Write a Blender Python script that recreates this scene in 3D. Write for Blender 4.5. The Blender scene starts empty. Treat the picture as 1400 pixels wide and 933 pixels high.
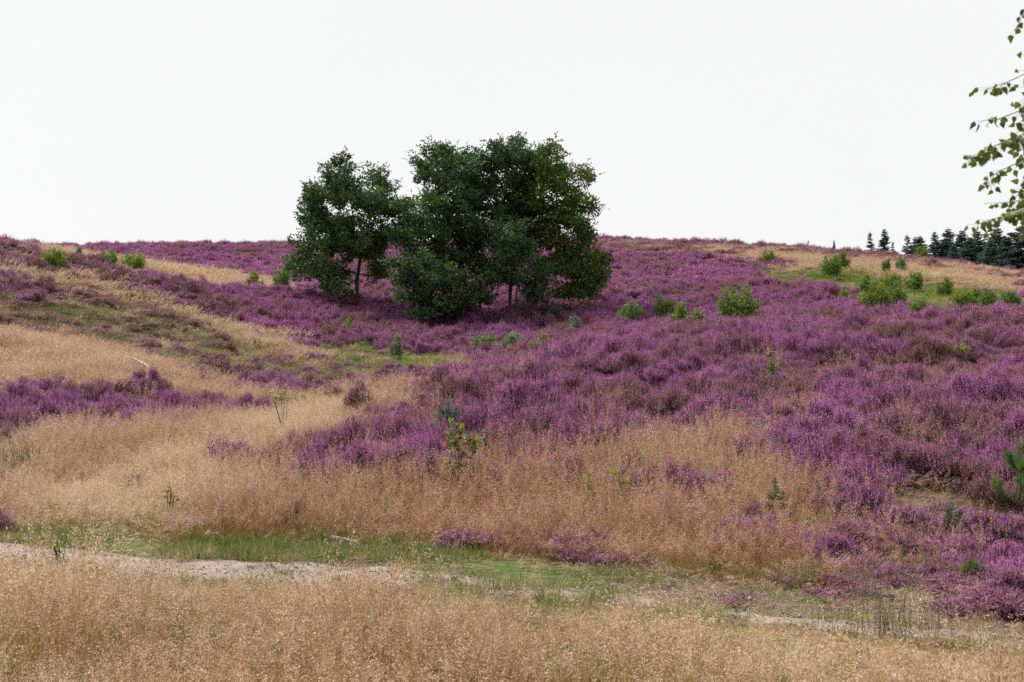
import bpy, math, random
import numpy as np
from mathutils import Vector, Matrix, Euler

R = math.radians
rng = np.random.default_rng(7)
random.seed(7)
sc = bpy.context.scene
COL = sc.collection
EYE = 1.7
F = 1923.0            # focal length in photo pixels (1400 wide)
CX, CY = 700.0, 466.0

# ------------------------------------------------------------------ noise
_perm = np.random.default_rng(3).random((256, 256))
def vnoise(x, y):
    x = np.asarray(x, float); y = np.asarray(y, float)
    xi = np.floor(x).astype(int); yi = np.floor(y).astype(int)
    fx = x-xi; fy = y-yi
    fx = fx*fx*(3-2*fx); fy = fy*fy*(3-2*fy)
    a = _perm[xi & 255, yi & 255]; b = _perm[(xi+1) & 255, yi & 255]
    c = _perm[xi & 255, (yi+1) & 255]; d = _perm[(xi+1) & 255, (yi+1) & 255]
    return (a*(1-fx)+b*fx)*(1-fy)+(c*(1-fx)+d*fx)*fy
def fbm(x, y, o=4):
    s = 0; a = .5; t = 0
    for i in range(o):
        s = s+a*vnoise(x*2**i+17.3*i, y*2**i-9.1*i); t += a; a *= .5
    return s/t
def bushes(x, y, cell, seed=0):
    """nearest of a set of scattered bush centres: (0 centre .. 1 edge, random number of that bush)"""
    gx = np.floor(x/cell).astype(int); gy = np.floor(y/cell).astype(int)
    best = np.full(np.shape(x), 9.); sec = np.full(np.shape(x), 9.); rid = np.zeros(np.shape(x))
    for i in (-1, 0, 1):
        for j in (-1, 0, 1):
            ax_ = (gx+i+seed) & 255; ay_ = (gy+j+7*seed) & 255
            cx_ = (gx+i+.5+(_perm[ax_, ay_]-.5)*.9)*cell; cy_ = (gy+j+.5+(_perm[ay_, ax_]-.5)*.9)*cell
            d = np.hypot(x-cx_, y-cy_)/cell; m = d < best
            sec = np.where(m, best, np.minimum(sec, d)); rid = np.where(m, _perm[(ax_*3+11) & 255, (ay_*5+3) & 255], rid); best = np.where(m, d, best)
    return np.clip(1-(sec-best)*1.6, 0, 1), rid
def sstep(a, b, x):
    t = np.clip((x-a)/(b-a), 0, 1); return t*t*(3-2*t)

# ------------------------------------------------------------------ terrain
# (u, v, distance, cover height): where the visible surface lies
CP = [
 # flat foreground, path and verge
 (-300,None,3,0),(700,None,3,0),(1700,None,3,0),(-200,None,7,0),(700,None,7,0),(1600,None,7,0),
 (-200,None,11.3,0),(200,None,10.8,0),(700,None,10.6,0),(1100,None,9.8,0),(1500,None,8.8,0),
 (100,None,12.2,0),(600,None,11.6,0),
 # tan slope and near mound
 (0,690,13.5,.35),(150,650,15,.35),(300,650,14,.35),(450,650,13.6,.35),(600,610,15,.35),(600,690,12.5,.35),
 (330,622,15.5,.3),(430,590,17.5,.33),(520,547,20.5,.38),(600,514,22,.4),(700,490,24,.45),(800,466,26,.45),(900,445,28,.48),
 (1000,440,31,.5),(1130,437,34,.5),(1280,431,36,.5),(1400,427,38,.5),(1600,418,40,.5),
 (800,560,17.5,.3),(800,520,20.5,.3),(1000,500,22,.3),(1000,560,17,.3),(900,640,13.6,.35),
 (1200,480,24,.3),(1200,560,17,.3),(1400,480,24,.3),(1400,560,16,.3),(1250,680,12.2,.2),(1400,680,12,.3),(1400,760,10.4,.25),
 (1100,640,13.4,.3),(1600,600,14,.3),
 # swale behind mound and left foot
 (-200,600,20,.3),(0,590,20,.3),(0,525,26,.35),(200,570,21,.3),(330,548,26,.35),(200,524,28,.35),(400,562,24,.35),(500,549,27,.35),(560,528,31,.3),
 (450,522,35,.3),(300,512,33,.3),(200,492,33,.3),(0,452,35,.3),(-200,420,37,.3),(620,505,34,.3),(700,500,36,.2),(800,485,38,.2),(900,465,40,.2),
 (0,400,42,.3),(100,420,42,.3),(200,450,42,.3),(330,482,42,.3),(450,493,44,.3),(550,500,43,.3),(480,480,48,.2),(620,490,45,.2),
 (350,430,55,.3),(250,390,58,.3),(150,368,62,.3),(0,334,56,.3),(-200,310,56,.3),(60,342,63,.3),(120,346,66,.3),
 # saddle behind the left hill and far hill
 (60,350,80,.3),(200,358,74,.3),(320,378,74,.3),(400,388,74,.3),
 (200,333,112,.3),(300,334,112,.3),(400,338,108,.3),(100,340,110,.3),(-100,330,115,.3),(500,340,108,.3),
 (490,416,64,.1),(600,462,53,.3),(700,472,50,.3),(800,462,50,.3),(660,435,60,.1),(730,433,60,.1),(800,425,61,.2),
 (930,440,48,.3),(1010,436,46,.3),(1100,432,46,.3),(1250,428,47,.3),(1400,426,48,.3),(1600,420,48,.3),
 (900,400,64,.3),(1010,400,62,.3),(1150,395,62,.3),(1300,405,60,.3),(1420,412,60,.3),(600,380,80,.3),(700,370,84,.3),(860,365,84,.3),(1000,365,84,.3),
 (820,325,116,.3),(700,328,116,.3),(900,329,114,.3),(1000,334,112,.3),(1100,340,108,.3),(1200,346,104,.3),(1300,360,98,.3),(1400,374,92,.3),(1600,400,88,.3),
 (1200,370,80,.3),(1300,383,76,.3),(1400,397,73,.3),
 # behind the skyline the land falls away
 (-100,360,150,0),(300,365,150,0),(700,360,155,0),(1000,370,150,0),(1250,385,145,0),(1450,410,135,0),
 (0,400,260,0),(700,400,260,0),(1400,430,260,0),
]
pts = []; zs = []
for u, v, D, h in CP:
    th = math.atan((u-CX)/F); r = D/math.cos(th)
    z = 0.0 if v is None else EYE-(v-CY)/F*D-h
    pts.append((th, math.log(r))); zs.append(z)
pts = np.array(pts); zs = np.array(zs)
def tps_k(d2):
    return 0.5*d2*np.log(d2+1e-12)
n = len(pts)
d2 = ((pts[:, None]-pts[None])**2).sum(-1)
K = tps_k(d2)+np.eye(n)*4e-4
P = np.c_[np.ones(n), pts]
A = np.zeros((n+3, n+3)); A[:n, :n] = K; A[:n, n:] = P; A[n:, :n] = P.T
W = np.linalg.solve(A, np.r_[zs, 0, 0, 0])
TH0, TH1, NT = -0.52, 0.52, 300
L0, L1, NL = math.log(2.5), math.log(300), 420
gth = np.linspace(TH0, TH1, NT); gl = np.linspace(L0, L1, NL)
GT, GL = np.meshgrid(gth, gl, indexing='ij')
q = np.c_[GT.ravel(), GL.ravel()]
HG = np.empty(len(q))
for i in range(0, len(q), 20000):
    s = q[i:i+20000]
    dd = ((s[:, None]-pts[None])**2).sum(-1)
    HG[i:i+20000] = tps_k(dd)@W[:n]+W[n]+s@W[n+1:]
HG = HG.reshape(NT, NL)
HG *= sstep(8.5, 12.5, np.exp(GL)*np.cos(GT)+GT*3.0)      # perfectly flat near the viewer
def ground(x, y):
    x = np.asarray(x, float); y = np.asarray(y, float)
    th = np.arctan2(x, y); r = np.hypot(x, y)
    tc = np.clip(th, TH0+1e-4, TH1-1e-4); lc = np.clip(np.log(np.maximum(r, 1e-3)), L0+1e-4, L1-1e-4)
    a = (tc-TH0)/(TH1-TH0)*(NT-1); b = (lc-L0)/(L1-L0)*(NL-1)
    i = a.astype(int); j = b.astype(int); fa = a-i; fb = b-j
    z = (HG[i, j]*(1-fa)+HG[i+1, j]*fa)*(1-fb)+(HG[i, j+1]*(1-fa)+HG[i+1, j+1]*fa)*fb
    fade = 1-sstep(.6, 1.3, np.abs(th))
    z = z*fade
    m = np.clip((r-10)/10, 0, 1)
    z = z+m*(fbm(x*.35, y*.35, 3)-.5)*.35+m*(fbm(x*1.3+5, y*1.3, 2)-.5)*.10
    z = z+(fbm(x*.9+50, y*.9, 3)-.5)*.05
    z = z-sstep(300, 1400, r)*np.maximum(z, 0)
    return z
_Ds = np.exp(np.linspace(math.log(3), math.log(240), 1600))
def hit(u, v, lift=.28, dmin=3.0):
    """the point where the sight line through a photo pixel meets the plant cover"""
    X = (u-CX)/F*_Ds; Z = EYE-(v-CY)/F*_Ds
    g = ground(X, _Ds)+lift
    ok = (Z <= g) & (_Ds >= dmin)
    k = int(np.argmax(ok)) if ok.any() else None
    if k is None:
        # just over a crest: take the closest approach
        k = int(np.argmin(np.where(_Ds >= max(dmin, 30), (Z-g)/_Ds, 9)))
    return float(X[k]), float(_Ds[k])

# ------------------------------------------------------------------ path
PATH_UV = [(-260,745),(-100,748),(0,755),(100,763),(200,775),(400,783),(560,791),(700,806),(850,820),(1050,846),(1200,861),(1340,876),(1500,892),(1700,905)]
PW = np.array([( (u-CX)/F*(EYE*F/(v-CY)), EYE*F/(v-CY)) for u, v in PATH_UV])
def path_d(x, y):
    return y-np.interp(x, PW[:, 0], PW[:, 1])
def path_half(x, y):
    base = np.interp(x, [-6, -3.6, -3.0, -2.3, -.4, .1, .9, 2.0, 3.2, 4.5], [.60, .52, .40, .54, .60, .26, .16, .26, .24, .34])
    return base+.30*(fbm(x*1.7, y*1.7+3, 3)-.5)*2

# ------------------------------------------------------------------ cover map
def poly(pts_uv, dmin=3.0, lift=.28):
    out = []
    for p in pts_uv:
        x, y = hit(p[0], p[1], lift, p[2] if len(p) > 2 else dmin)
        out.append((math.atan2(x, y), math.log(math.hypot(x, y))))
    return np.array(out)
def inside(pg, a, b):
    c = np.zeros(a.shape, bool); m = len(pg)
    for i in range(m):
        x1, y1 = pg[i]; x2, y2 = pg[(i+1) % m]
        if y1 == y2: continue
        k = ((y1 > b) != (y2 > b)) & (a < (x2-x1)*(b-y1)/(y2-y1)+x1)
        c ^= k
    return c
HEATH, GRASS, MIXED, BRUSH, GREEN, TAN, BARE, SPARSE, PALE = range(9)
AREAS = [
 (PALE,  poly([(820,321),(1000,329),(1200,340),(1420,372),(1420,386),(1240,362),(1050,350),(900,346),(820,340)], 70)),
 (TAN,   poly([(20,333),(110,341),(170,352),(230,357),(330,372),(420,388),(400,394),(300,386),(200,372),(120,352),(30,346)], 55)),
 (TAN,   poly([(-60,350),(60,366),(150,380),(230,398),(285,413),(240,416),(150,402),(60,382),(-60,372)], 38)),
 (TAN,   poly([(985,338),(1080,341),(1150,352),(1260,362),(1420,384),(1420,402),(1300,390),(1230,380),(1120,364),(1010,356)], 60)),
 (TAN,   poly([(1300,355),(1420,372),(1420,380),(1290,362)], 75)),
 (GREEN, poly([(1040,362),(1160,362),(1260,380),(1330,390),(1420,398),(1420,425),(1320,424),(1180,420),(1160,398),(1060,382)], 50)),
 (BRUSH, poly([(-60,440),(-60,392),(60,396),(160,402),(260,420),(330,440),(400,470),(480,490),(560,496),(640,496),(600,512),(560,526),(470,532),(400,538),(300,518),(200,492),(100,462),(0,446)], 34)),
 (GREEN, poly([(240,405),(300,430),(360,455),(400,462),(330,458),(250,425)], 38)),
 (GREEN, poly([(400,432),(500,462),(560,476),(650,482),(672,492),(600,498),(520,494),(440,484),(455,470),(410,450)], 40)),
 (GREEN, poly([(660,424),(800,420),(835,424),(760,432),(700,434)], 55)),
 (TAN,   poly([(760,407),(800,405),(850,413),(835,420),(780,413)], 60)),
 (TAN,   poly([(255,426),(340,440),(400,462),(460,486),(400,486),(330,470),(280,450)], 38)),
 (GRASS, poly([(-60,740),(-60,436),(40,448),(130,466),(200,490),(300,517),(400,536),(480,530),(560,514,30),(580,523,28),(523,549),(430,592),(325,632),(430,643),(560,630),(640,632),(720,640),(850,612),(930,590),(990,582),(1045,612),(1050,640),(1000,700),(1000,770),(600,778),(300,760)])),
 (HEATH, poly([(322,634),(380,606),(440,584),(523,545),(590,518,22),(650,600),(600,618),(520,628),(430,640)])),
 (MIXED, poly([(640,640),(760,625),(900,632),(1060,630),(1120,660),(1120,770),(700,772),(640,700)])),
 (GRASS, poly([(860,615),(930,594),(985,586),(1035,612),(1030,640),(900,648)])),
 (HEATH, poly([(920,648),(985,640),(1000,665),(940,675)])),
 (HEATH, poly([(975,690),(1050,682),(1065,712),(985,718)])),
 (SPARSE,poly([(1090,680),(1130,640),(1210,632),(1330,668),(1420,700),(1420,760),(1300,775),(1090,775)])),
 (BARE,  poly([(1150,640),(1230,622),(1310,646),(1370,640),(1400,662),(1320,675),(1220,668),(1170,664)])),
 (BARE,  poly([(1170,812),(1240,792),(1320,812),(1420,850),(1420,885),(1130,852)], 3, 0)),
 (HEATH, poly([(1330,770),(1420,740),(1420,838),(1330,826)], 3, .1)),
 (HEATH, poly([(-60,527),(60,520),(190,524),(290,540),(335,546),(338,566),(260,572),(150,580),(60,590),(-60,600)])),
]
TRAIL = poly([(40,668),(120,640),(250,600),(330,570),(400,545),(480,536),(570,520),(545,545),(440,590),(330,628),(230,672),(120,700)])
def trail(x, y):
    return inside(TRAIL, np.arctan2(x, y)+rng.normal(0, .012, np.shape(x)), np.log(np.hypot(x, y))+rng.normal(0, .03, np.shape(x)))
def cover(x, y, soft=True):
    r = np.hypot(x, y)
    nx = (fbm(x*.45*18/np.clip(r, 8, 40), y*.45*18/np.clip(r, 8, 40), 3)-.5)*.055
    ny = (fbm(x*.45*18/np.clip(r, 8, 40)+40, y*.45*18/np.clip(r, 8, 40)+11, 3)-.5)*.09
    a = np.arctan2(x, y)+nx; b = np.log(r)+ny
    if soft: a = a+rng.normal(0, .009, np.shape(x)); b = b+rng.normal(0, .022, np.shape(x))
    c = np.full(np.shape(x), HEATH)
    for k, pg in AREAS:
        c[inside(pg, a, b)] = k
    pd = path_d(x, y)
    vw = np.interp(x, [-6, -3, 0, 1.5, 4], [1.0, .9, 1.1, .85, .25])*(.8+.5*fbm(x*.8, y*.8, 2))
    near = (pd < vw+path_half(x, y)) & (r < 16)
    c[near & (c != HEATH)] = BARE
    return c
def cam_mask(x, y, pad=2.0):
    return (np.abs(x) < y*.375+pad) & (y > 3.6)
def sites(s, r0, r1):
    w = r1*.42+2
    gx, gy = np.meshgrid(np.arange(-w, w, s), np.arange(max(3, r0*.9), r1, s))
    x = (gx+rng.uniform(-.5, .5, gx.shape)*s).ravel(); y = (gy+rng.uniform(-.5, .5, gy.shape)*s).ravel()
    k = cam_mask(x, y) & (np.hypot(x, y) >= r0) & (np.hypot(x, y) < r1)
    return x[k], y[k]

# ------------------------------------------------------------------ helpers
def tag(o, label=None, cat=None, group=None, kind=None):
    if label: o['label'] = label
    if cat: o['category'] = cat
    if group: o['group'] = group
    if kind: o['kind'] = kind
    return o
def empty(name, loc, rz=0.0):
    o = bpy.data.objects.new(name, None); COL.objects.link(o)
    o.location = loc; o.rotation_euler = (0, 0, rz); o.empty_display_size = .3
    return o
class Geo:
    """collects tris/quads with a material slot and a 0..1 value per vertex"""
    def __init__(s):
        s.v = []; s.f = []; s.m = []; s.r = []; s.n = 0
    def add(s, v, f, m=0, r=0.5):
        v = np.asarray(v, float).reshape(-1, 3); f = np.asarray(f, int)
        s.v.append(v); s.f.append((f+s.n)); s.m.append(np.full(len(f), m))
        s.r.append(np.broadcast_to(np.asarray(r, float), (len(v),)).copy()); s.n += len(v)
    def mesh(s, name, mats, smooth=False):
        me = bpy.data.meshes.new(name)
        V = np.concatenate(s.v); Rr = np.concatenate(s.r)
        loops = np.concatenate([f.ravel() for f in s.f])
        tot = np.concatenate([np.full(len(f), f.shape[1]) for f in s.f])
        start = np.r_[0, np.cumsum(tot)[:-1]]
        mi = np.concatenate(s.m)
        me.vertices.add(len(V)); me.vertices.foreach_set('co', V.astype(np.float32).ravel())
        me.loops.add(len(loops)); me.loops.foreach_set('vertex_index', loops.astype(np.int32))
        me.polygons.add(len(tot)); me.polygons.foreach_set('loop_start', start.astype(np.int32))
        me.polygons.foreach_set('loop_total', tot.astype(np.int32))
        me.polygons.foreach_set('material_index', mi.astype(np.int32))
        if smooth: me.polygons.foreach_set('use_smooth', np.ones(len(tot), bool))
        at = me.attributes.new('rnd', 'FLOAT', 'POINT'); at.data.foreach_set('value', Rr.astype(np.float32))
        for m in mats: me.materials.append(m)
        me.update(calc_edges=True)
        return me
    def build(s, name, mats, parent=None, smooth=False, link=True):
        o = bpy.data.objects.new(name, s.mesh(name, mats, smooth))
        if link: COL.objects.link(o)
        if parent is not None: o.parent = parent
        return o
def unit(v):
    v = np.asarray(v, float); return v/np.maximum(np.linalg.norm(v, axis=-1, keepdims=True), 1e-9)
def perp(d):
    d = unit(d); a = np.where(np.abs(d[..., 2:3]) < .9, np.array([0, 0, 1.]), np.array([1., 0, 0]))
    u = unit(np.cross(d, a)); return u, np.cross(d, u)
def rand_dirs(n, g=rng):
    return unit(g.normal(size=(n, 3)))
def leaves(geo, c, axis, side, L, Wd, m=0, r=.5, fold=.25):
    """pointed leaves: 4-vertex folded blades. c centre base, axis direction, side direction"""
    n = len(c); L = np.broadcast_to(L, n)[:, None]; Wd = np.broadcast_to(Wd, n)[:, None]
    nn = unit(np.cross(axis, side))
    v0 = c; v2 = c+axis*L
    mid = c+axis*L*.5
    v1 = mid+side*Wd*.5+nn*Wd*fold; v3 = mid-side*Wd*.5+nn*Wd*fold
    V = np.stack([v0, v1, v2, v3], 1).reshape(-1, 3)
    b = np.arange(n)[:, None]*4
    Fc = np.concatenate([b+np.array([[0, 1, 2]]), b+np.array([[0, 2, 3]])])
    geo.add(V, Fc, m, np.repeat(np.broadcast_to(r, n), 4))
def tube(geo, P_, rad, m=0, k=6, r=.5, cap=True):
    P_ = np.asarray(P_, float); rad = np.broadcast_to(rad, len(P_))
    t = np.gradient(P_, axis=0); t = unit(t)
    u = perp(t[:1])[0][0]; vs = []
    for i in range(len(P_)):
        u = unit(u-t[i]*np.dot(u, t[i])); w = np.cross(t[i], u)
        a = np.arange(k)/k*2*math.pi
        vs.append(P_[i]+rad[i]*(np.cos(a)[:, None]*u+np.sin(a)[:, None]*w))
    V = np.concatenate(vs); Fc = []
    for i in range(len(P_)-1):
        for j in range(k):
            Fc.append((i*k+j, i*k+(j+1) % k, (i+1)*k+(j+1) % k, (i+1)*k+j))
    geo.add(V, np.array(Fc), m, r)
    if cap:
        e = (len(P_)-1)*k
        for j in range(1, k-1): pass
        geo.add(np.r_[V[e:e+k], P_[-1:]+t[-1:]*rad[-1]*.4], np.array([(j, (j+1) % k, k) for j in range(k)]), m, r)

# ------------------------------------------------------------------ materials
def nt_new(name):
    m = bpy.data.materials.new(name); m.use_nodes = True
    nt = m.node_tree; nt.nodes.clear()
    return m, nt, nt.nodes, nt.links
def plant_mat(name, cols, tint_cols=None, trans=.35, rough=.6, spec=.25, obj_var=0.0, src='rnd'):
    """colour from a per-leaf value; optional mix towards tint_cols by the per-plant value"""
    m, nt, N, L = nt_new(name)
    out = N.new('ShaderNodeOutputMaterial')
    at = N.new('ShaderNodeAttribute'); at.attribute_name = 'rnd'
    def ramp(cs):
        rp = N.new('ShaderNodeValToRGB'); el = rp.color_ramp.elements
        while len(el) < len(cs): el.new(.5)
        for i, c in enumerate(cs):
            el[i].position = i/(len(cs)-1); el[i].color = (*c, 1)
        L.new(at.outputs['Fac'], rp.inputs[0]); return rp.outputs[0]
    c = ramp(cols)
    if tint_cols:
        ti = N.new('ShaderNodeAttribute'); ti.attribute_type = 'INSTANCER'; ti.attribute_name = 'tint'
        mx = N.new('ShaderNodeMix'); mx.data_type = 'RGBA'
        L.new(ti.outputs['Fac'], mx.inputs['Factor']); L.new(c, mx.inputs[6]); L.new(ramp(tint_cols), mx.inputs[7])
        c = mx.outputs[2]
    if obj_var:
        oi = N.new('ShaderNodeObjectInfo'); hs = N.new('ShaderNodeHueSaturation')
        mr = N.new('ShaderNodeMapRange'); mr.inputs[3].default_value = 1-obj_var; mr.inputs[4].default_value = 1+obj_var
        L.new(oi.outputs['Random'], mr.inputs[0]); L.new(mr.outputs[0], hs.inputs['Value'])
        mr2 = N.new('ShaderNodeMapRange'); mr2.inputs[3].default_value = .5-obj_var*.07; mr2.inputs[4].default_value = .5+obj_var*.07
        mul = N.new('ShaderNodeMath'); mul.operation = 'MULTIPLY'; mul.inputs[1].default_value = 7.31
        fr = N.new('ShaderNodeMath'); fr.operation = 'FRACT'
        L.new(oi.outputs['Random'], mul.inputs[0]); L.new(mul.outputs[0], fr.inputs[0]); L.new(fr.outputs[0], mr2.inputs[0])
        L.new(mr2.outputs[0], hs.inputs['Hue']); L.new(c, hs.inputs['Color']); c = hs.outputs[0]
    bs = N.new('ShaderNodeBsdfPrincipled')
    bs.inputs['Roughness'].default_value = rough
    bs.inputs['Specular IOR Level'].default_value = spec
    L.new(c, bs.inputs['Base Color'])
    if trans > 0:
        tr = N.new('ShaderNodeBsdfTranslucent'); mix = N.new('ShaderNodeMixShader'); mix.inputs[0].default_value = trans
        L.new(c, tr.inputs['Color']); L.new(bs.outputs[0], mix.inputs[1]); L.new(tr.outputs[0], mix.inputs[2])
        L.new(mix.outputs[0], out.inputs[0])
    else:
        L.new(bs.outputs[0], out.inputs[0])
    return m
def bark_mat(name, a, b, scale=8, rough=.9, stretch=.25):
    m, nt, N, L = nt_new(name)
    out = N.new('ShaderNodeOutputMaterial'); bs = N.new('ShaderNodeBsdfPrincipled'); bs.inputs['Roughness'].default_value = rough
    tc = N.new('ShaderNodeTexCoord'); mp = N.new('ShaderNodeMapping'); mp.inputs['Scale'].default_value = (scale, scale, scale*stretch)
    no = N.new('ShaderNodeTexNoise'); no.inputs['Scale'].default_value = 2; no.inputs['Detail'].default_value = 6
    rp = N.new('ShaderNodeValToRGB'); rp.color_ramp.elements[0].color = (*a, 1); rp.color_ramp.elements[1].color = (*b, 1)
    rp.color_ramp.elements[0].position = .35; rp.color_ramp.elements[1].position = .65
    bp = N.new('ShaderNodeBump'); bp.inputs['Strength'].default_value = .6; bp.inputs['Distance'].default_value = .03
    L.new(tc.outputs['Object'], mp.inputs[0]); L.new(mp.outputs[0], no.inputs[0]); L.new(no.outputs[0], rp.inputs[0])
    L.new(rp.outputs[0], bs.inputs['Base Color']); L.new(no.outputs[0], bp.inputs['Height']); L.new(bp.outputs[0], bs.inputs['Normal'])
    L.new(bs.outputs[0], out.inputs[0])
    return m

M = {}
M['bloom'] = plant_mat('heather_flowers', [(.16,.08,.06),(.27,.14,.13),(.40,.23,.24)], [(.21,.045,.14),(.385,.115,.315),(.68,.34,.62)], .25, .7, .1)
M['twig'] = plant_mat('heather_foliage', [(.045,.03,.022),(.075,.05,.03),(.085,.07,.032)], [(.04,.035,.022),(.065,.055,.028),(.08,.085,.035)], .15, .8, .1)
M['straw'] = plant_mat('dry_grass_stems', [(.26,.13,.05),(.42,.23,.09),(.58,.37,.18)], [(.30,.20,.07),(.42,.31,.12),(.56,.46,.24)], .35, .55, .3)
M['panicle'] = plant_mat('dry_grass_panicles', [(.24,.11,.068),(.42,.23,.155),(.72,.49,.38)], [(.44,.29,.17),(.66,.48,.33),(.88,.73,.58)], .4, .55, .3)
M['blade'] = plant_mat('green_grass_blades', [(.06,.105,.014),(.13,.185,.028),(.25,.29,.07)], [(.20,.20,.08),(.30,.28,.13),(.42,.36,.20)], .35, .6, .25)
M['bilberry'] = plant_mat('bilberry_leaves', [(.08,.13,.015),(.16,.23,.025),(.26,.33,.05)], [(.10,.075,.03),(.14,.11,.045),(.2,.15,.07)], .35, .6, .25)
M['bark'] = bark_mat('oak_bark', (.03,.024,.018), (.075,.062,.05))
M['birch_bark'] = bark_mat('birch_bark', (.05,.045,.04), (.65,.63,.58), 5, .8, 2.5)
M['deadwood'] = bark_mat('weathered_dead_wood', (.16,.13,.11), (.48,.43,.38), 14, .9, .5)
M['stemwood'] = bark_mat('shrub_stem', (.05,.035,.02), (.12,.08,.05))
M['birch_leaf'] = plant_mat('birch_leaf', [(.045,.09,.01),(.085,.135,.012),(.15,.19,.015)], None, .4, .4, .4)
M['oak_sapling'] = plant_mat('oak_sapling_leaf', [(.05,.11,.01),(.10,.18,.015),(.17,.26,.02),(.19,.27,.02),(.60,.16,.02)], None, .45, .45, .35)
M['yellow_leaf'] = plant_mat('yellow_green_leaf', [(.14,.22,.02),(.26,.33,.03),(.40,.42,.06)], None, .45, .5, .3)
M['pine_needle'] = plant_mat('pine_needle', [(.05,.12,.025),(.10,.21,.04),(.18,.32,.07)], None, .4, .5, .3)
M['pine_blue'] = plant_mat('blue_green_needle', [(.06,.11,.07),(.10,.16,.10),(.16,.22,.14)], None, .3, .5, .3)
M['rush'] = plant_mat('rush_stem', [(.035,.07,.02),(.07,.11,.03),(.30,.24,.12)], None, .15, .5, .4)
# ------------------------------------------------------------------ ground sheet
def ground_mat():
    m, nt, N, L = nt_new('heath_ground')
    out = N.new('ShaderNodeOutputMaterial'); bs = N.new('ShaderNodeBsdfPrincipled'); bs.inputs['Roughness'].default_value = .95
    bs.inputs['Specular IOR Level'].default_value = .1
    geo = N.new('ShaderNodeNewGeometry')
    def noise(s, d=6):
        n_ = N.new('ShaderNodeTexNoise'); n_.inputs['Scale'].default_value = s; n_.inputs['Detail'].default_value = d
        L.new(geo.outputs['Position'], n_.inputs[0]); return n_.outputs[0]
    def ramp(src, cs, p0=.3, p1=.7):
        rp = N.new('ShaderNodeValToRGB'); el = rp.color_ramp.elements
        while len(el) < len(cs): el.new(.5)
        for i, c in enumerate(cs):
            el[i].position = p0+(p1-p0)*i/(len(cs)-1); el[i].color = (*c, 1)
        L.new(src, rp.inputs[0]); return rp.outputs[0]
    def mix(f, a, b):
        mx = N.new('ShaderNodeMix'); mx.data_type = 'RGBA'
        L.new(f, mx.inputs['Factor']); L.new(a, mx.inputs[6]); L.new(b, mx.inputs[7]); return mx.outputs[2]
    def att(n_):
        a = N.new('ShaderNodeAttribute'); a.attribute_name = n_; return a.outputs['Fac']
    n1 = noise(9); n2 = noise(60, 4)
    peat = ramp(n1, [(.03,.02,.014),(.07,.045,.03),(.11,.08,.05)])
    straw = ramp(n2, [(.16,.10,.05),(.30,.20,.10),(.42,.30,.17)])
    moss = ramp(n1, [(.05,.07,.02),(.10,.13,.035),(.20,.18,.08)])
    bare = ramp(n2, [(.08,.05,.035),(.18,.12,.085),(.34,.26,.195)])
    c = mix(att('w_straw'), peat, straw); c = mix(att('w_moss'), c, moss); c = mix(att('w_bare'), c, bare)
    bp = N.new('ShaderNodeBump'); bp.inputs['Strength'].default_value = .7; bp.inputs['Distance'].default_value = .03
    L.new(n2, bp.inputs['Height']); L.new(bp.outputs[0], bs.inputs['Normal'])
    L.new(c, bs.inputs['Base Color']); L.new(bs.outputs[0], out.inputs[0])
    return m
ths = np.r_[np.linspace(-math.pi, -.5, 60)[:-1], np.linspace(-.5, .5, 340), np.linspace(.5, math.pi, 60)[1:-1]]
rs = np.r_[np.exp(np.linspace(math.log(.4), math.log(6), 50))[:-1], np.exp(np.linspace(math.log(6), math.log(150), 420)), np.exp(np.linspace(math.log(150), math.log(2500), 50))[1:]]
T, Rr = np.meshgrid(ths, rs, indexing='ij')
X = Rr*np.sin(T); Y = Rr*np.cos(T); Z = ground(X, Y)
V = np.c_[X.ravel(), Y.ravel(), Z.ravel()]
nt_, nr_ = len(ths), len(rs)
i, j = np.meshgrid(np.arange(nt_), np.arange(nr_-1), indexing='ij')
i2 = (i+1) % nt_
Fq = np.stack([i*nr_+j, i*nr_+j+1, i2*nr_+j+1, i2*nr_+j], -1).reshape(-1, 4)
g = Geo(); g.add(V, Fq)
ctr = np.array([[0, 0, float(ground(0, .4))]]); g.add(np.r_[ctr], np.zeros((0, 3), int))
fan = np.stack([np.full(nt_, len(V)), np.arange(nt_)*nr_, ((np.arange(nt_)+1) % nt_)*nr_], 1)
g.f.append(fan); g.m.append(np.zeros(len(fan)))
gm = g.mesh('ground', [ground_mat()], True)
cv = cover(V[:, 0], V[:, 1]); pd = path_d(V[:, 0], V[:, 1]); rr_ = np.hypot(V[:, 0], V[:, 1])
wst = np.isin(cv, [GRASS, TAN, MIXED]) | (pd < 0)
wms = np.isin(cv, [GREEN, BRUSH]) | ((cv == BARE) & (rr_ < 16) & (pd > 0) & (V[:, 0] < .8))
wbr = ((cv == BARE) & ~wms & (pd > -.6)) | ((cv == SPARSE) & (rr_ < 16)) | ((pd > -.2) & (pd < 1.6) & (rr_ < 16) & ~wms & (cv == HEATH))
for nm, w in (('w_straw', wst), ('w_moss', wms), ('w_bare', wbr)):
    a = gm.attributes.new(nm, 'FLOAT', 'POINT'); a.data.foreach_set('value', np.r_[w.astype(np.float32), np.float32(0)])
go = bpy.data.objects.new('ground', gm); COL.objects.link(go)
tag(go, 'dark peaty heath ground rolling up to the hills under the plants', kind='structure')

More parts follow.
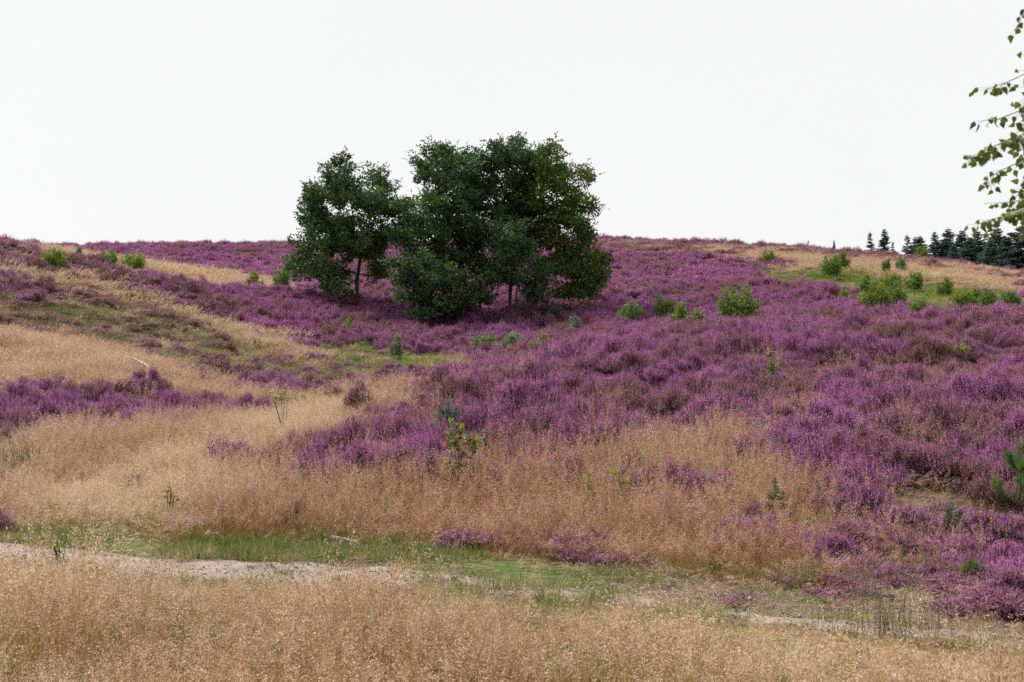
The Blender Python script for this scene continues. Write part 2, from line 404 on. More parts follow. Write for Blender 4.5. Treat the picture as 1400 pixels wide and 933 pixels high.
# ------------------------------------------------------------------ sandy path
def sand_mat():
    m, nt, N, L = nt_new('path_sand')
    out = N.new('ShaderNodeOutputMaterial'); bs = N.new('ShaderNodeBsdfPrincipled'); bs.inputs['Roughness'].default_value = .95
    geo = N.new('ShaderNodeNewGeometry')
    n1 = N.new('ShaderNodeTexNoise'); n1.inputs['Scale'].default_value = 3; n1.inputs['Detail'].default_value = 8; n1.inputs['Roughness'].default_value = .7
    n2 = N.new('ShaderNodeTexNoise'); n2.inputs['Scale'].default_value = 90; n2.inputs['Detail'].default_value = 3
    rp = N.new('ShaderNodeValToRGB'); el = rp.color_ramp.elements; el.new(.5)
    for k, (p, c) in enumerate([(.32, (.20,.145,.115)), (.5, (.38,.30,.27)), (.68, (.54,.46,.43))]):
        el[k].position = p; el[k].color = (*c, 1)
    rp2 = N.new('ShaderNodeValToRGB'); rp2.color_ramp.elements[0].position = .3; rp2.color_ramp.elements[1].position = .6
    rp2.color_ramp.elements[0].color = (.5,.42,.36,1); rp2.color_ramp.elements[1].color = (1,1,1,1)
    mx = N.new('ShaderNodeMix'); mx.data_type = 'RGBA'; mx.blend_type = 'MULTIPLY'; mx.inputs['Factor'].default_value = .8
    bp = N.new('ShaderNodeBump'); bp.inputs['Strength'].default_value = .8; bp.inputs['Distance'].default_value = .02
    for n_ in (n1, n2): L.new(geo.outputs['Position'], n_.inputs[0])
    L.new(n1.outputs[0], rp.inputs[0]); L.new(n2.outputs[0], rp2.inputs[0]); L.new(rp.outputs[0], mx.inputs[6]); L.new(rp2.outputs[0], mx.inputs[7])
    L.new(mx.outputs[2], bs.inputs['Base Color']); L.new(n2.outputs[0], bp.inputs['Height']); L.new(bp.outputs[0], bs.inputs['Normal'])
    L.new(bs.outputs[0], out.inputs[0])
    return m
xs = np.arange(-8, 6.5, .04); K_ = 25
g = Geo(); VV = []
for x in xs:
    yc = float(np.interp(x, PW[:, 0], PW[:, 1]))
    hw = max(.05, float(path_half(np.array(x), np.array(yc))))
    yy = yc+np.linspace(-1, 1, K_)*hw*1.0
    yy[0] += (float(fbm(np.array(x*6), np.array(1.), 2))-.5)*.12; yy[-1] += (float(fbm(np.array(x*6), np.array(9.), 2))-.5)*.12
    zz = ground(np.full(K_, x), yy)+.004+.012*(1-np.linspace(-1, 1, K_)**2)+(fbm(x*9, yy*9, 2)-.5)*.012
    zz[0] = zz[-1] = min(zz[0], zz[-1])-.02
    VV.append(np.c_[np.full(K_, x), yy, zz])
V = np.concatenate(VV)
i, j = np.meshgrid(np.arange(len(xs)-1), np.arange(K_-1), indexing='ij')
g.add(V, np.stack([i*K_+j, (i+1)*K_+j, (i+1)*K_+j+1, i*K_+j+1], -1).reshape(-1, 4))
po = g.build('path', [sand_mat()], smooth=True)
tag(po, 'narrow pale sandy footpath crossing the grass', kind='structure')
# pebbles and crumbs lying on the path and bare soil are loose litter
# ------------------------------------------------------------------ scatter machinery
def proto_coll(name, objs):
    c = bpy.data.collections.new(name)
    for o in objs: c.objects.link(o)
    return c
def scatter(name, label, x, y, sx, sz, idx, tint, coll, tilt=.15, dz=-.02, cat=None):
    n_ = len(x)
    me = bpy.data.meshes.new(name); me.vertices.add(n_)
    z = ground(x, y)+dz
    me.vertices.foreach_set('co', np.c_[x, y, z].astype(np.float32).ravel())
    def at(nm, ty, key, val):
        a = me.attributes.new(nm, ty, 'POINT'); a.data.foreach_set(key, np.ascontiguousarray(val).ravel())
    rot = np.c_[rng.normal(0, tilt, n_), rng.normal(0, tilt, n_), rng.uniform(0, 2*math.pi, n_)]
    at('rot', 'FLOAT_VECTOR', 'vector', rot.astype(np.float32))
    at('scl', 'FLOAT_VECTOR', 'vector', np.c_[sx, sx, sz].astype(np.float32))
    at('idx', 'INT', 'value', idx.astype(np.int32))
    at('tint', 'FLOAT', 'value', np.clip(tint, 0, 1).astype(np.float32))
    o = bpy.data.objects.new(name, me); COL.objects.link(o)
    ng = bpy.data.node_groups.new(name, 'GeometryNodeTree')
    ng.interface.new_socket('Geometry', in_out='INPUT', socket_type='NodeSocketGeometry')
    ng.interface.new_socket('Geometry', in_out='OUTPUT', socket_type='NodeSocketGeometry')
    N = ng.nodes; L = ng.links
    gi = N.new('NodeGroupInput'); go_ = N.new('NodeGroupOutput')
    ci = N.new('GeometryNodeCollectionInfo'); ci.inputs['Collection'].default_value = coll
    ci.inputs['Separate Children'].default_value = True; ci.inputs['Reset Children'].default_value = True
    ip = N.new('GeometryNodeInstanceOnPoints'); ip.inputs['Pick Instance'].default_value = True
    def na(nm, ty):
        a = N.new('GeometryNodeInputNamedAttribute'); a.data_type = ty; a.inputs[0].default_value = nm; return a.outputs[0]
    er = N.new('FunctionNodeEulerToRotation')
    L.new(na('rot', 'FLOAT_VECTOR'), er.inputs[0])
    L.new(gi.outputs[0], ip.inputs['Points']); L.new(ci.outputs[0], ip.inputs['Instance'])
    L.new(na('idx', 'INT'), ip.inputs['Instance Index']); L.new(er.outputs[0], ip.inputs['Rotation']); L.new(na('scl', 'FLOAT_VECTOR'), ip.inputs['Scale'])
    L.new(ip.outputs[0], go_.inputs[0])
    md = o.modifiers.new('scatter', 'NODES'); md.node_group = ng
    tag(o, label, cat, kind='stuff')
    return o

# ------------------------------------------------------------------ plant prototypes (stuff)
def heather_clump(seed, nsp, rad, hgt, fl_size, nfl, greens, sp_len):
    """rounded heads of short flower spikes over dark woody foliage"""
    gg = np.random.default_rng(seed); G = Geo()
    nm = 8
    ca = gg.uniform(0, 2*math.pi, nm); cq = np.sqrt(gg.uniform(0, 1, nm))*rad*.72
    cx = np.c_[np.cos(ca)*cq, np.sin(ca)*cq]; cr = rad*gg.uniform(.28, .46, nm)
    ct = hgt*gg.uniform(.62, 1.05, nm)*(1-.35*(cq/rad)**2)
    def shell(n_, f0, f1, zmin):
        k = gg.integers(0, nm, n_); dd = rand_dirs(n_, gg); dd[:, 2] = zmin+(1-zmin)*np.abs(dd[:, 2]); dd = unit(dd)
        f = gg.uniform(f0, f1, n_)
        p = np.c_[cx[k], ct[k]-cr[k]]+dd*(cr[k]*f)[:, None]
        return k, p, dd
    k, base, dd = shell(nsp, .72, 1.08, 0.0)
    d = unit(dd*.55+np.array([0, 0, .75])+gg.normal(0, .16, (nsp, 3)))
    Ls = sp_len*gg.uniform(.5, 1.35, nsp)
    base = base-d*Ls[:, None]*.5
    t = np.tile(np.linspace(.1, 1, nfl), (nsp, 1))+gg.normal(0, .04, (nsp, nfl))
    c = (base[:, None]+d[:, None]*(Ls[:, None]*t)[..., None]).reshape(-1, 3); dd = np.repeat(d, nfl, 0)
    u, w = perp(dd); ph = gg.uniform(0, 2*math.pi, len(c))[:, None]
    side = u*np.cos(ph)+w*np.sin(ph)
    sz = fl_size*(1.15-.5*t.reshape(-1))*gg.uniform(.65, 1.35, len(c))
    ax = unit(dd*.55+side)
    sv = np.repeat(np.clip(gg.normal(.45, .25, nsp), 0, 1), nfl)
    leaves(G, c-ax*sz[:, None]*.3, ax, np.cross(ax, dd), sz*1.5, sz*1.2, 0, np.clip(sv+gg.normal(0, .2, len(c)), 0, 1))
    k, p, dd = shell(greens, .3, .95, -.1)
    d = unit(dd*.6+np.array([0, 0, .5])+gg.normal(0, .4, (greens, 3))); u, w = perp(d)
    gl_ = sp_len*.42*gg.uniform(.6, 1.3, greens)
    rv = gg.uniform(0, 1, greens)
    for sd_ in (u, w):
        leaves(G, p-d*gl_[:, None]*.5, d, sd_, gl_, fl_size*.8, 1, rv)
    ns = 26; a_ = gg.uniform(0, 2*math.pi, ns); q_ = gg.uniform(.2, .75, ns)*rad
    tip = np.c_[np.cos(a_)*q_, np.sin(a_)*q_, hgt*gg.uniform(.4, .7, ns)]; b0 = np.c_[np.cos(a_)*q_*.3, np.sin(a_)*q_*.3, np.zeros(ns)]
    dv = tip-b0; u, w = perp(dv)
    leaves(G, b0, unit(dv), u, np.linalg.norm(dv, axis=1), .006, 1, .1)
    return G.build('heather_clump', [M['bloom'], M['twig']], link=False)

def hair_grass(seed, ns, hgt, spread, npan, pan, wid, lean=.25, blades=40):
    gg = np.random.default_rng(seed); G = Geo()
    H = hgt*gg.uniform(.6, 1.12, ns); a = gg.uniform(0, 2*math.pi, ns); q_ = np.sqrt(gg.uniform(0, 1, ns))*spread
    b = np.c_[np.cos(a)*q_, np.sin(a)*q_, np.zeros(ns)]
    ld = gg.normal(0, lean, (ns, 2))*H[:, None]+b[:, :2]*.5
    seg = 4; tt = np.linspace(0, 1, seg+1)
    P_ = b[:, None]+np.concatenate([ld[:, None]*(tt**1.8)[None, :, None], (H[:, None]*tt)[..., None]], -1)
    yaw = gg.uniform(0, math.pi, ns); sd = np.c_[np.cos(yaw), np.sin(yaw), np.zeros(ns)]
    wt = wid*(1-.55*tt)
    A1 = P_+sd[:, None]*wt[None, :, None]*.5; B1 = P_-sd[:, None]*wt[None, :, None]*.5
    V = np.concatenate([A1, B1], 1).reshape(-1, 3); s0 = np.arange(ns)[:, None]*(2*(seg+1))
    Fs = [np.concatenate([s0+k, s0+k+1, s0+seg+1+k+1, s0+seg+1+k], 1) for k in range(seg)]
    G.add(V, np.concatenate(Fs), 0, np.repeat(gg.uniform(0, 1, ns), 2*(seg+1)))
    # airy panicle
    t = gg.uniform(.66, 1.02, (ns, npan)); dirs = rand_dirs(ns*npan, gg).reshape(ns, npan, 3); dirs[..., 2] = np.abs(dirs[..., 2])*.6
    ctr = b[:, None]+np.concatenate([ld[:, None]*(t**1.8)[..., None], (H[:, None]*t)[..., None]], -1)
    off = dirs*(.010+.075*(1.05-t)[..., None])*hgt/.45*gg.uniform(.3, 1.1, (ns, npan, 1))
    c = (ctr+off).reshape(-1, 3); ax = rand_dirs(len(c), gg); ax[:, 2] = np.abs(ax[:, 2]); u, w = perp(ax)
    leaves(G, c, ax, u, pan*gg.uniform(.7, 1.4, len(c)), pan*.55, 1, np.clip(np.repeat(gg.uniform(0, 1, ns), npan)+gg.normal(0, .13, len(c)), 0, 1))
    # hair-thin branchlets
    kk = gg.choice(len(c), len(c)//3, replace=False)
    cc = ctr.reshape(-1, 3)[kk]; dv = c[kk]-cc; u, w = perp(dv+1e-6)
    leaves(G, cc, unit(dv), u, np.linalg.norm(dv, axis=1), wid*.5, 0, .6)
    # basal blades
    if blades:
        a = gg.uniform(0, 2*math.pi, blades); q_ = np.sqrt(gg.uniform(0, 1, blades))*spread
        d = unit(np.c_[np.cos(a), np.sin(a), gg.uniform(.8, 3, blades)]); u, w = perp(d)
        leaves(G, np.c_[np.cos(a)*q_, np.sin(a)*q_, np.zeros(blades)], d, u, hgt*gg.uniform(.25, .6, blades), wid*1.3, 0, gg.uniform(0, .6, blades))
    return G.build('hair_grass_tuft', [M['straw'], M['panicle']], link=False)

def green_tuft(seed, nb, hgt, spread, wid, mat='blade'):
    gg = np.random.default_rng(seed); G = Geo()
    a = gg.uniform(0, 2*math.pi, nb); q_ = np.sqrt(gg.uniform(0, 1, nb))*spread
    d = unit(np.c_[np.cos(a)*.8, np.sin(a)*.8, gg.uniform(.5, 2.5, nb)]+gg.normal(0, .15, (nb, 3))); u, w = perp(d)
    leaves(G, np.c_[np.cos(a)*q_, np.sin(a)*q_, np.zeros(nb)], d, u, hgt*gg.uniform(.5, 1.3, nb), wid, 0, gg.uniform(0, 1, nb))
    return G.build('grass_tuft', [M[mat]], link=False)

def leafy_clump(seed, nl, hgt, rad, L_, mat):
    gg = np.random.default_rng(seed); G = Geo()
    a = gg.uniform(0, 2*math.pi, nl); q_ = np.sqrt(gg.uniform(0, 1, nl))*rad
    z = hgt*gg.uniform(.15, 1, nl)*np.sqrt(np.clip(1-(q_/rad)**2*.8, 0, 1))
    ax = rand_dirs(nl, gg); ax[:, 2] = np.abs(ax[:, 2])*.6; ax = unit(ax); u, w = perp(ax)
    leaves(G, np.c_[np.cos(a)*q_, np.sin(a)*q_, z], ax, u, L_*gg.uniform(.6, 1.3, nl), L_*.6, 0, gg.uniform(0, 1, nl))
    return G.build('leafy_clump', [M[mat]], link=False)

near_h = proto_coll('near_heather', [heather_clump(10+s, 620, .30, .34, .0085, 8, 700, .075) for s in range(5)])
mid_h = proto_coll('mid_heather', [heather_clump(30+s, 420, .42, .36, .019, 4, 420, .09) for s in range(4)])
far_h = proto_coll('far_heather', [heather_clump(50+s, 300, .55, .38, .036, 3, 260, .10) for s in range(4)])
near_g = proto_coll('near_grass', [hair_grass(70+s, 15, .46, .11, 21, .011, .003, .2, 14) for s in range(5)])
mid_g = proto_coll('mid_grass', [hair_grass(80+s, 46, .42, .22, 14, .017, .005, .2, 30) for s in range(4)])
far_g = proto_coll('far_grass', [hair_grass(90+s, 60, .42, .4, 8, .035, .012, .25, 40) for s in range(4)])
tuft_g = proto_coll('green_tufts', [green_tuft(100+s, 50, [.05, .07, .09, .06][s], .09, .0045) for s in range(4)])
bil_n = proto_coll('bilberry_patch', [leafy_clump(110+s, 420, .22, .34, .03, 'bilberry') for s in range(3)])
bil_f = proto_coll('bilberry_far', [leafy_clump(120+s, 240, .24, .5, .06, 'bilberry') for s in range(3)])

# ------------------------------------------------------------------ heather
def heather_layer(name, label, s, r0, r1, coll, nk, size, cell):
    x, y = sites(s, r0, r1); c = cover(x, y); r = np.hypot(x, y)
    hum = fbm(x*1.1, y*1.1, 3); big = fbm(x*.22+9, y*.22, 3); mid = fbm(x*.6+3, y*.6+8, 2)
    pr = np.select([c == HEATH, c == PALE, c == MIXED, c == SPARSE, c == BRUSH, c == GREEN, c == GRASS, c == TAN, c == BARE],
                   [1.0, .9, .13, .97, .46, .02, .006, np.where(r < 62, .2, .012), 0.0])
    slope = (c == GRASS) & (r < 16.5) & (x > -2.2); pr = np.where(slope & ~trail(x, y), .07, pr)
    pr = np.where(c == BRUSH, np.where(big > .47, .62, .15), pr)
    pr = np.where((c == GREEN), np.where(mid > .64, .12, .004), pr)
    gap = (c == HEATH) & (fbm(x*.8+70, y*.8, 3) < .36)
    pr = np.where(gap, .35, pr)
    pd = path_d(x, y); pr = np.where((pd < .55) & (r < 20), 0, pr)
    k = rng.random(len(x)) < pr
    x, y, c, r, hum, big, mid = [q_[k] for q_ in (x, y, c, r, hum, big, mid)]
    n_ = len(x)
    pd_ = path_d(x, y)
    e1, b1 = bushes(x, y, cell); e2, b2 = bushes(x+33, y+7, cell*2.3, 5)
    h = (.60+.75*sstep(.25, .72, hum))*(1.27-.86*e1**2.6)*(1.1-.22*e2**3)*rng.uniform(.85, 1.15, n_)
    kk = ~((e1 > .90) & (rng.random(n_) < .7) & (c == HEATH))
    x, y, c, r, hum, big, mid, e1, b1, b2, h, pd_ = [q_[kk] for q_ in (x, y, c, r, hum, big, mid, e1, b1, b2, h, pd_)]; n_ = len(x)
    h = np.where(c == MIXED, h*.8, h); h = np.where(c == SPARSE, h*.72, h); h = np.where(c == BRUSH, h*.6, h); h = np.where(c == PALE, h*.8, h)
    h = np.where(c == GRASS, h*.9, h); h = np.where(r < 12.5, h*.7, h); h = np.where((pd_ < 1.6) & (r < 14), h*.75, h)
    sx = size*rng.uniform(.8, 1.25, n_)*(.85+.3*hum)
    tint = .02+.55*sstep(.34, .60, mid*.6+big*.4)-.12+.78*b1+.32*(b2-.3)-.3*e1**4+rng.normal(0, .12, n_)
    h = np.where(np.isin(c, [GREEN, TAN]), h*.55, h); tint = np.where(c == GRASS, tint-.35, tint); h = np.where(c == GRASS, h*.75, h); tint = np.where(c == PALE, tint*.35, tint); tint = np.where(c == BRUSH, tint*.6, tint)
    tint = tint-.38*((np.arctan2(x, y) < -.19) & (r > 36) & (r < 60)*1)*sstep(.4, .6, hum)-.10*((r > 36) & (r < 60) & (np.arctan2(x, y) < -.19))
    return scatter(name, label, x, y, sx, h*size, rng.integers(0, nk, n_), tint, coll, .14, -.03)
heather_layer('heather', 'purple flowering heather carpeting the near mound and lower slopes', .23, 6, 33, near_h, 5, 1.0, .85)
heather_layer('heather', 'purple heather covering the mound crest and the hollow behind it', .33, 33, 66, mid_h, 4, 1.0, 1.1)
heather_layer('heather', 'distant purple heather covering the hilltops', .52, 66, 128, far_h, 4, 1.05, 1.7)

# ------------------------------------------------------------------ tall dry grass
x, y = sites(.135, 4.2, 11.5)
pd = path_d(x, y); r = np.hypot(x, y)
eb = bushes(x, y, .42, 9)[0]
k = (pd < -path_half(x, y)*.8) & ~((eb > .8) & (rng.random(len(x)) < .55))
x, y, pd, eb = x[k], y[k], pd[k], eb[k]; n_ = len(x)
h = np.clip(.12+(-pd-.8)*.32, .12, .82)*(.55+.95*sstep(.2,.8,fbm(x*1.3, y*1.3, 3)))*rng.uniform(.7, 1.25, n_)*(1.15-.45*eb**3)
scatter('dry_grass', 'tall tan hair grass with airy seed heads on the near side of the path', x, y, rng.uniform(.8, 1.2, n_)*(.6+.4*h), h,
        rng.integers(0, 5, n_), fbm(x*1.2+4, y*1.2, 3)*2.2-.35+.3*(h < .3)+rng.normal(0, .2, n_), near_g, .12, -.01)
x, y = sites(.125, 9, 24); c = cover(x, y); pd = path_d(x, y); pr_ = rng.random(len(x))
dens = np.select([c == GRASS, c == MIXED, c == SPARSE, c == HEATH, c == BARE], [.85, .7, .07, .03, .10], 0)
tr_ = trail(x, y); dens = np.where(tr_, 1.0, dens)
dens = np.where((c == HEATH) & (fbm(x*.5+30, y*.5, 3) > .62), .08, dens)
dens = np.where((pd < .35+path_half(x, y)), 0, dens)
k = pr_ < dens
x, y, c, pd, tr_ = x[k], y[k], c[k], pd[k], tr_[k]; n_ = len(x)
h = (.5+.95*fbm(x*1.0, y*1.0, 3))*rng.uniform(.7, 1.2, n_)*np.clip(.25+(pd-.9)*.6, .3, 1)*(1.12-.45*bushes(x, y, .55, 3)[0]**3)
h = np.where(c == BARE, h*.45, h); h = np.where(tr_, h*.72, h)
scatter('dry_grass', 'reddish tan hair grass sweeping up the slope beyond the path', x, y, rng.uniform(.9, 1.3, n_), h,
        rng.integers(0, 5, n_), fbm(x*.5+4, y*.5, 3)*1.8-.72+.75*tr_+.25*(x < -2.5)+rng.normal(0, .18, n_), near_g, .14, -.01)
x, y = sites(.26, 24, 50); c = cover(x, y)
dens = np.select([c == GRASS, c == TAN, c == BRUSH, c == HEATH, c == GREEN], [1.0, .5, .15, .01, .06], 0)
k = rng.random(len(x)) < dens
x, y, c = x[k], y[k], c[k]; n_ = len(x)
h = (.55+.6*fbm(x*.6, y*.6, 3))*rng.uniform(.8, 1.15, n_)*np.where(c == BRUSH, .55, 1)
scatter('dry_grass', 'pale tan grass filling the hollow and the bank beyond it', x, y, rng.uniform(.9, 1.3, n_), h,
        rng.integers(0, 4, n_), fbm(x*.3+4, y*.3, 3)*1.5-.15, mid_g, .14, -.02)
x, y = sites(.45, 50, 125); c = cover(x, y)
dens = np.select([c == TAN, c == PALE, c == BRUSH, c == GREEN, c == HEATH], [1.0, .16, .15, .03, .004], 0)
k = rng.random(len(x)) < dens
x, y = x[k], y[k]; n_ = len(x)
scatter('dry_grass', 'bleached grass strips on the far hillside', x, y, rng.uniform(.9, 1.3, n_), .75*rng.uniform(.7, 1.2, n_),
        rng.integers(0, 4, n_), rng.uniform(.5, 1, n_), far_g, .14, -.03)

# ------------------------------------------------------------------ short green grass of the verge, and among the foreground
x, y = sites(.055, 6.2, 15.5); c = cover(x, y); pd = path_d(x, y); hw = path_half(x, y)
lush = fbm(x*1.6+20, y*1.6, 3)
side = np.interp(x, [-5, -.4, .3, 1.2, 4], [1, 1, .85, .6, .5])
dens = np.where((pd > hw*.7+.25*(lush-.5)) & (pd < hw+1.9) & (c == BARE), .85*side*sstep(.40, .62, lush+.07*side), 0)
dens = np.where((pd < -hw*.8) & (pd > -hw-2.2), .5*sstep(.35, .6, lush), dens)
dens = np.where((pd > hw+.5) & (pd < 2.4) & np.isin(c, [GRASS, MIXED, SPARSE]), .18, dens)
dens = np.where(np.abs(pd) < hw*.85, np.interp(x, [-1, 0, 3, 3.6], [.03, .3, .32, .2])*(.3+1.4*sstep(.4, .6, fbm(x*4, y*4, 2))), dens)
k = rng.random(len(x)) < dens
x, y, pd, hw = x[k], y[k], pd[k], hw[k]; n_ = len(x)
dry = np.interp(x, [-6, .0, 1.2, 5], [.15, .25, .7, .85])+rng.normal(0, .25, n_)-1.1*(fbm(x*2.3, y*2.3, 3)-.5)
dry = np.where((pd > 0) & (pd < hw+.25), dry+.45, dry)+.5*(rng.random(n_) < .16)
scatter('green_grass', 'short green and straw grass edging the sandy path', x, y, rng.uniform(.7, 1.4, n_), rng.uniform(.5, 1.3, n_)*np.where(fbm(x*2.5, y*2.5, 2) > .55, 1.4, .8)*np.interp(x, [-.5, 1.5], [1, .65]),
        rng.integers(0, 4, n_), dry, tuft_g, .2, -.005)
# ------------------------------------------------------------------ bilberry and low green cover
x, y = sites(.36, 28, 60); c = cover(x, y); nn = fbm(x*.35+60, y*.35, 3)
dens = np.select([c == GREEN, c == BRUSH, c == HEATH], [.95, np.where(nn > .5, .9, .5), .012], np.where(c == TAN, .3, 0))
k = rng.random(len(x)) < dens; cb = c[k]
x, y = x[k], y[k]; n_ = len(x)
scatter('bilberry', 'low green bilberry among the heather of the hollow', x, y, rng.uniform(.8, 1.3, n_), rng.uniform(.6, 1.2, n_)*(.5+1.1*fbm(x*.9, y*.9, 2)), rng.integers(0, 3, n_),
        np.where(cb == GREEN, .12, .78)+1.3*(fbm(x*.5, y*.5, 3)-.5)+rng.normal(0, .25, n_), bil_n, .1, -.03)
x, y = sites(.6, 60, 110); c = cover(x, y)
k = rng.random(len(x)) < np.select([c == GREEN, c == BRUSH, c == HEATH], [.95, .6, .01], 0)
x, y = x[k], y[k]; n_ = len(x)
scatter('bilberry', 'low green bilberry on the far slope', x, y, rng.uniform(.9, 1.4, n_), rng.uniform(.7, 1.3, n_), rng.integers(0, 3, n_), rng.uniform(0, .5, n_), bil_f, .1, -.03)

# pebbles and crumbs on the path
def pebbles(seed):
    gg = np.random.default_rng(seed); G = Geo()
    for _ in range(14):
        c = np.r_[gg.normal(0, .07, 2), .004]; s_ = gg.uniform(.004, .016)
        v = rand_dirs(10, gg)*s_*np.array([1, 1, .6])+c
        bm_ = [(i, (i+1) % 10, (i+3+k) % 10) for i in range(10) for k in range(2)]
        G.add(v, np.array(bm_), 0, gg.uniform(0, 1))
    return G.build('pebbles', [M['stone']], link=False)
M['stone'] = plant_mat('pebble', [(.22,.17,.13),(.36,.30,.25),(.55,.48,.42)], None, 0, .9, .2)
pb = proto_coll('pebble_sets', [pebbles(300+s) for s in range(3)])
x, y = sites(.16, 6, 14); pd = path_d(x, y); hw = path_half(x, y)
k = (np.abs(pd) < hw*1.3) & (rng.random(len(x)) < .75) | ((pd > 0) & (pd < 1.3) & (x > .6) & (rng.random(len(x)) < .4)); x, y = x[k], y[k]
scatter('pebbles', 'small stones and crumbs lying on the sandy path', x, y, rng.uniform(.6, 1.2, len(x)), rng.uniform(.6, 1.2, len(x)), rng.integers(0, 3, len(x)), rng.random(len(x)), pb, .02, .012)
def litter(seed):
    gg = np.random.default_rng(seed); G = Geo(); n_ = 34
    c = np.c_[gg.normal(0, .11, (n_, 2)), gg.uniform(.004, .03, n_)]; ax = unit(np.c_[gg.normal(0, 1, (n_, 2)), gg.normal(0, .15, n_)])
    leaves(G, c, ax, perp(ax)[0], gg.uniform(.03, .12, n_), .004, 0, gg.uniform(0, 1, n_))
    return G.build('litter', [M['litter']], link=False)
M['litter'] = plant_mat('dead_plant_litter', [(.10,.065,.04),(.28,.20,.13),(.55,.46,.36)], None, .1, .8, .2)
lt = proto_coll('litter_sets', [litter(320+s) for s in range(3)])
x, y = sites(.13, 6, 15); pd = path_d(x, y); hw = path_half(x, y); c = cover(x, y)
pr = np.where((c == BARE) | (c == SPARSE), np.interp(x, [0, 1.5], [.15, .8]), 0); pr = np.where(np.abs(pd) < hw, .12, pr); pr = np.where(pd < -hw, 0, pr)
k = rng.random(len(x)) < pr; x, y = x[k], y[k]
scatter('litter', 'dry dead stems and leaf litter on the bare soil beside the path', x, y, rng.uniform(.7, 1.3, len(x)), rng.uniform(.7, 1.3, len(x)), rng.integers(0, 3, len(x)), rng.random(len(x)), lt, .05, .004)

# taller single stalks standing out of the near grass
def stalks(seed):
    gg = np.random.default_rng(seed)
    return hair_grass(seed, 5, .66, .12, 26, .010, .0034, .3, 0)
sk_c = proto_coll('tall_stalks', [stalks(340+s) for s in range(4)])
x, y = sites(.28, 4.4, 9); pd = path_d(x, y); k = (pd < -1.2) & (rng.random(len(x)) < .55); x, y = x[k], y[k]
scatter('dry_grass', 'single taller straw stalks rising out of the near grass', x, y, rng.uniform(.7, 1.2, len(x)), rng.uniform(.6, 1.0, len(x)), rng.integers(0, 4, len(x)), rng.uniform(.2, 1, len(x)), sk_c, .2, -.01)

# fresh green blades standing between the dry tufts of the slope and the near grass
gb = proto_coll('green_blades', [green_tuft(360+s, 34, .17, .07, .0045) for s in range(3)])
x, y = sites(.16, 4.6, 16); c = cover(x, y); nn = fbm(x*.9+12, y*.9, 3); pd = path_d(x, y)
k = (rng.random(len(x)) < np.where(np.isin(c, [GRASS, MIXED, SPARSE]) | (pd < -1), .75*sstep(.5, .68, nn)+.04, 0)) & (np.abs(pd) > .5); x, y = x[k], y[k]
scatter('green_grass', 'green blades showing between the dry tufts of the slope', x, y, rng.uniform(.7, 1.2, len(x)), rng.uniform(.7, 1.5, len(x)), rng.integers(0, 3, len(x)), rng.normal(.35, .25, len(x)), gb, .15, -.01)
# ------------------------------------------------------------------ woody skeletons
def px(u, v, D):
    return np.array([(u-CX)/F*D, D, EYE-(v-CY)/F*D])
def skeleton(geo, trunk_pts, tips, rtip=.008, rmax=None, expo=2.3, g=rng, wob=.06, k=5):
    """grow limbs from a trunk polyline to every tip, thicker where many tips hang on them"""
    nodes = [np.array(p, float) for p in trunk_pts]; par = [-1]+list(range(len(nodes)-1)); nt0 = len(nodes)
    start = max(1, int(nt0*.45)); plen = [0.0]*nt0
    top = nodes[int(nt0*.6)]
    order = np.argsort([np.linalg.norm(t-top) for t in tips])
    for q_ in order:
        t = tips[q_]; arr = np.array(nodes[start:]); d = np.linalg.norm(arr-t, axis=1)+.25*np.array(plen[start:])
        d = d+np.where(arr[:, 2] > t[2]+.3, .6, 0)
        j = int(np.argmin(d))+start; a = nodes[j]; ln = np.linalg.norm(t-a); ns_ = max(1, int(ln/.45)); prev = j
        for s_ in range(1, ns_+1):
            f = s_/ns_; p = a+(t-a)*f+g.normal(0, wob, 3)*ln*.5*(f < 1)+np.array([0, 0, -.10*ln*math.sin(math.pi*f)])
            nodes.append(p); par.append(prev); plen.append(plen[j]+ln*f); prev = len(nodes)-1
    n_ = len(nodes); acc = np.zeros(n_); ch = [[] for _ in range(n_)]
    for i in range(n_-1, -1, -1):
        if acc[i] == 0: acc[i] = rtip**expo
        if par[i] >= 0: acc[par[i]] += acc[i]; ch[par[i]].append(i)
    rad = acc**(1/expo)
    if rmax: rad = rad*min(1, rmax/rad[0]) if rad[0] > rmax else rad
    P_ = np.array(nodes)
    P0 = []; P1 = []; R0 = []; R1 = []
    for i in range(1, n_):
        if i < nt0: continue
        P0.append(P_[par[i]]); P1.append(P_[i]); R0.append(min(rad[par[i]]*.9, rad[i]*1.4)); R1.append(rad[i])
    if P0:
        P0, P1, R0, R1 = map(np.array, (P0, P1, R0, R1)); d = unit(P1-P0); u, w = perp(d)
        a = np.arange(k)/k*2*math.pi; cs = np.cos(a)[None, :, None]; sn = np.sin(a)[None, :, None]
        ring = u[:, None]*cs+w[:, None]*sn
        A_ = P0[:, None]-d[:, None]*R0[:, None, None]*.3+ring*R0[:, None, None]; B_ = P1[:, None]+ring*R1[:, None, None]
        V = np.concatenate([A_, B_], 1).reshape(-1, 3); s0 = np.arange(len(P0))[:, None]*(2*k)
        geo.add(V, np.concatenate([np.concatenate([s0+j, s0+(j+1) % k, s0+k+(j+1) % k, s0+k+j], 1) for j in range(k)]), 0, .5)
    tr = rad[:nt0].copy(); tr[0] *= 1.35
    tube(geo, P_[:nt0], tr, 0, 10)
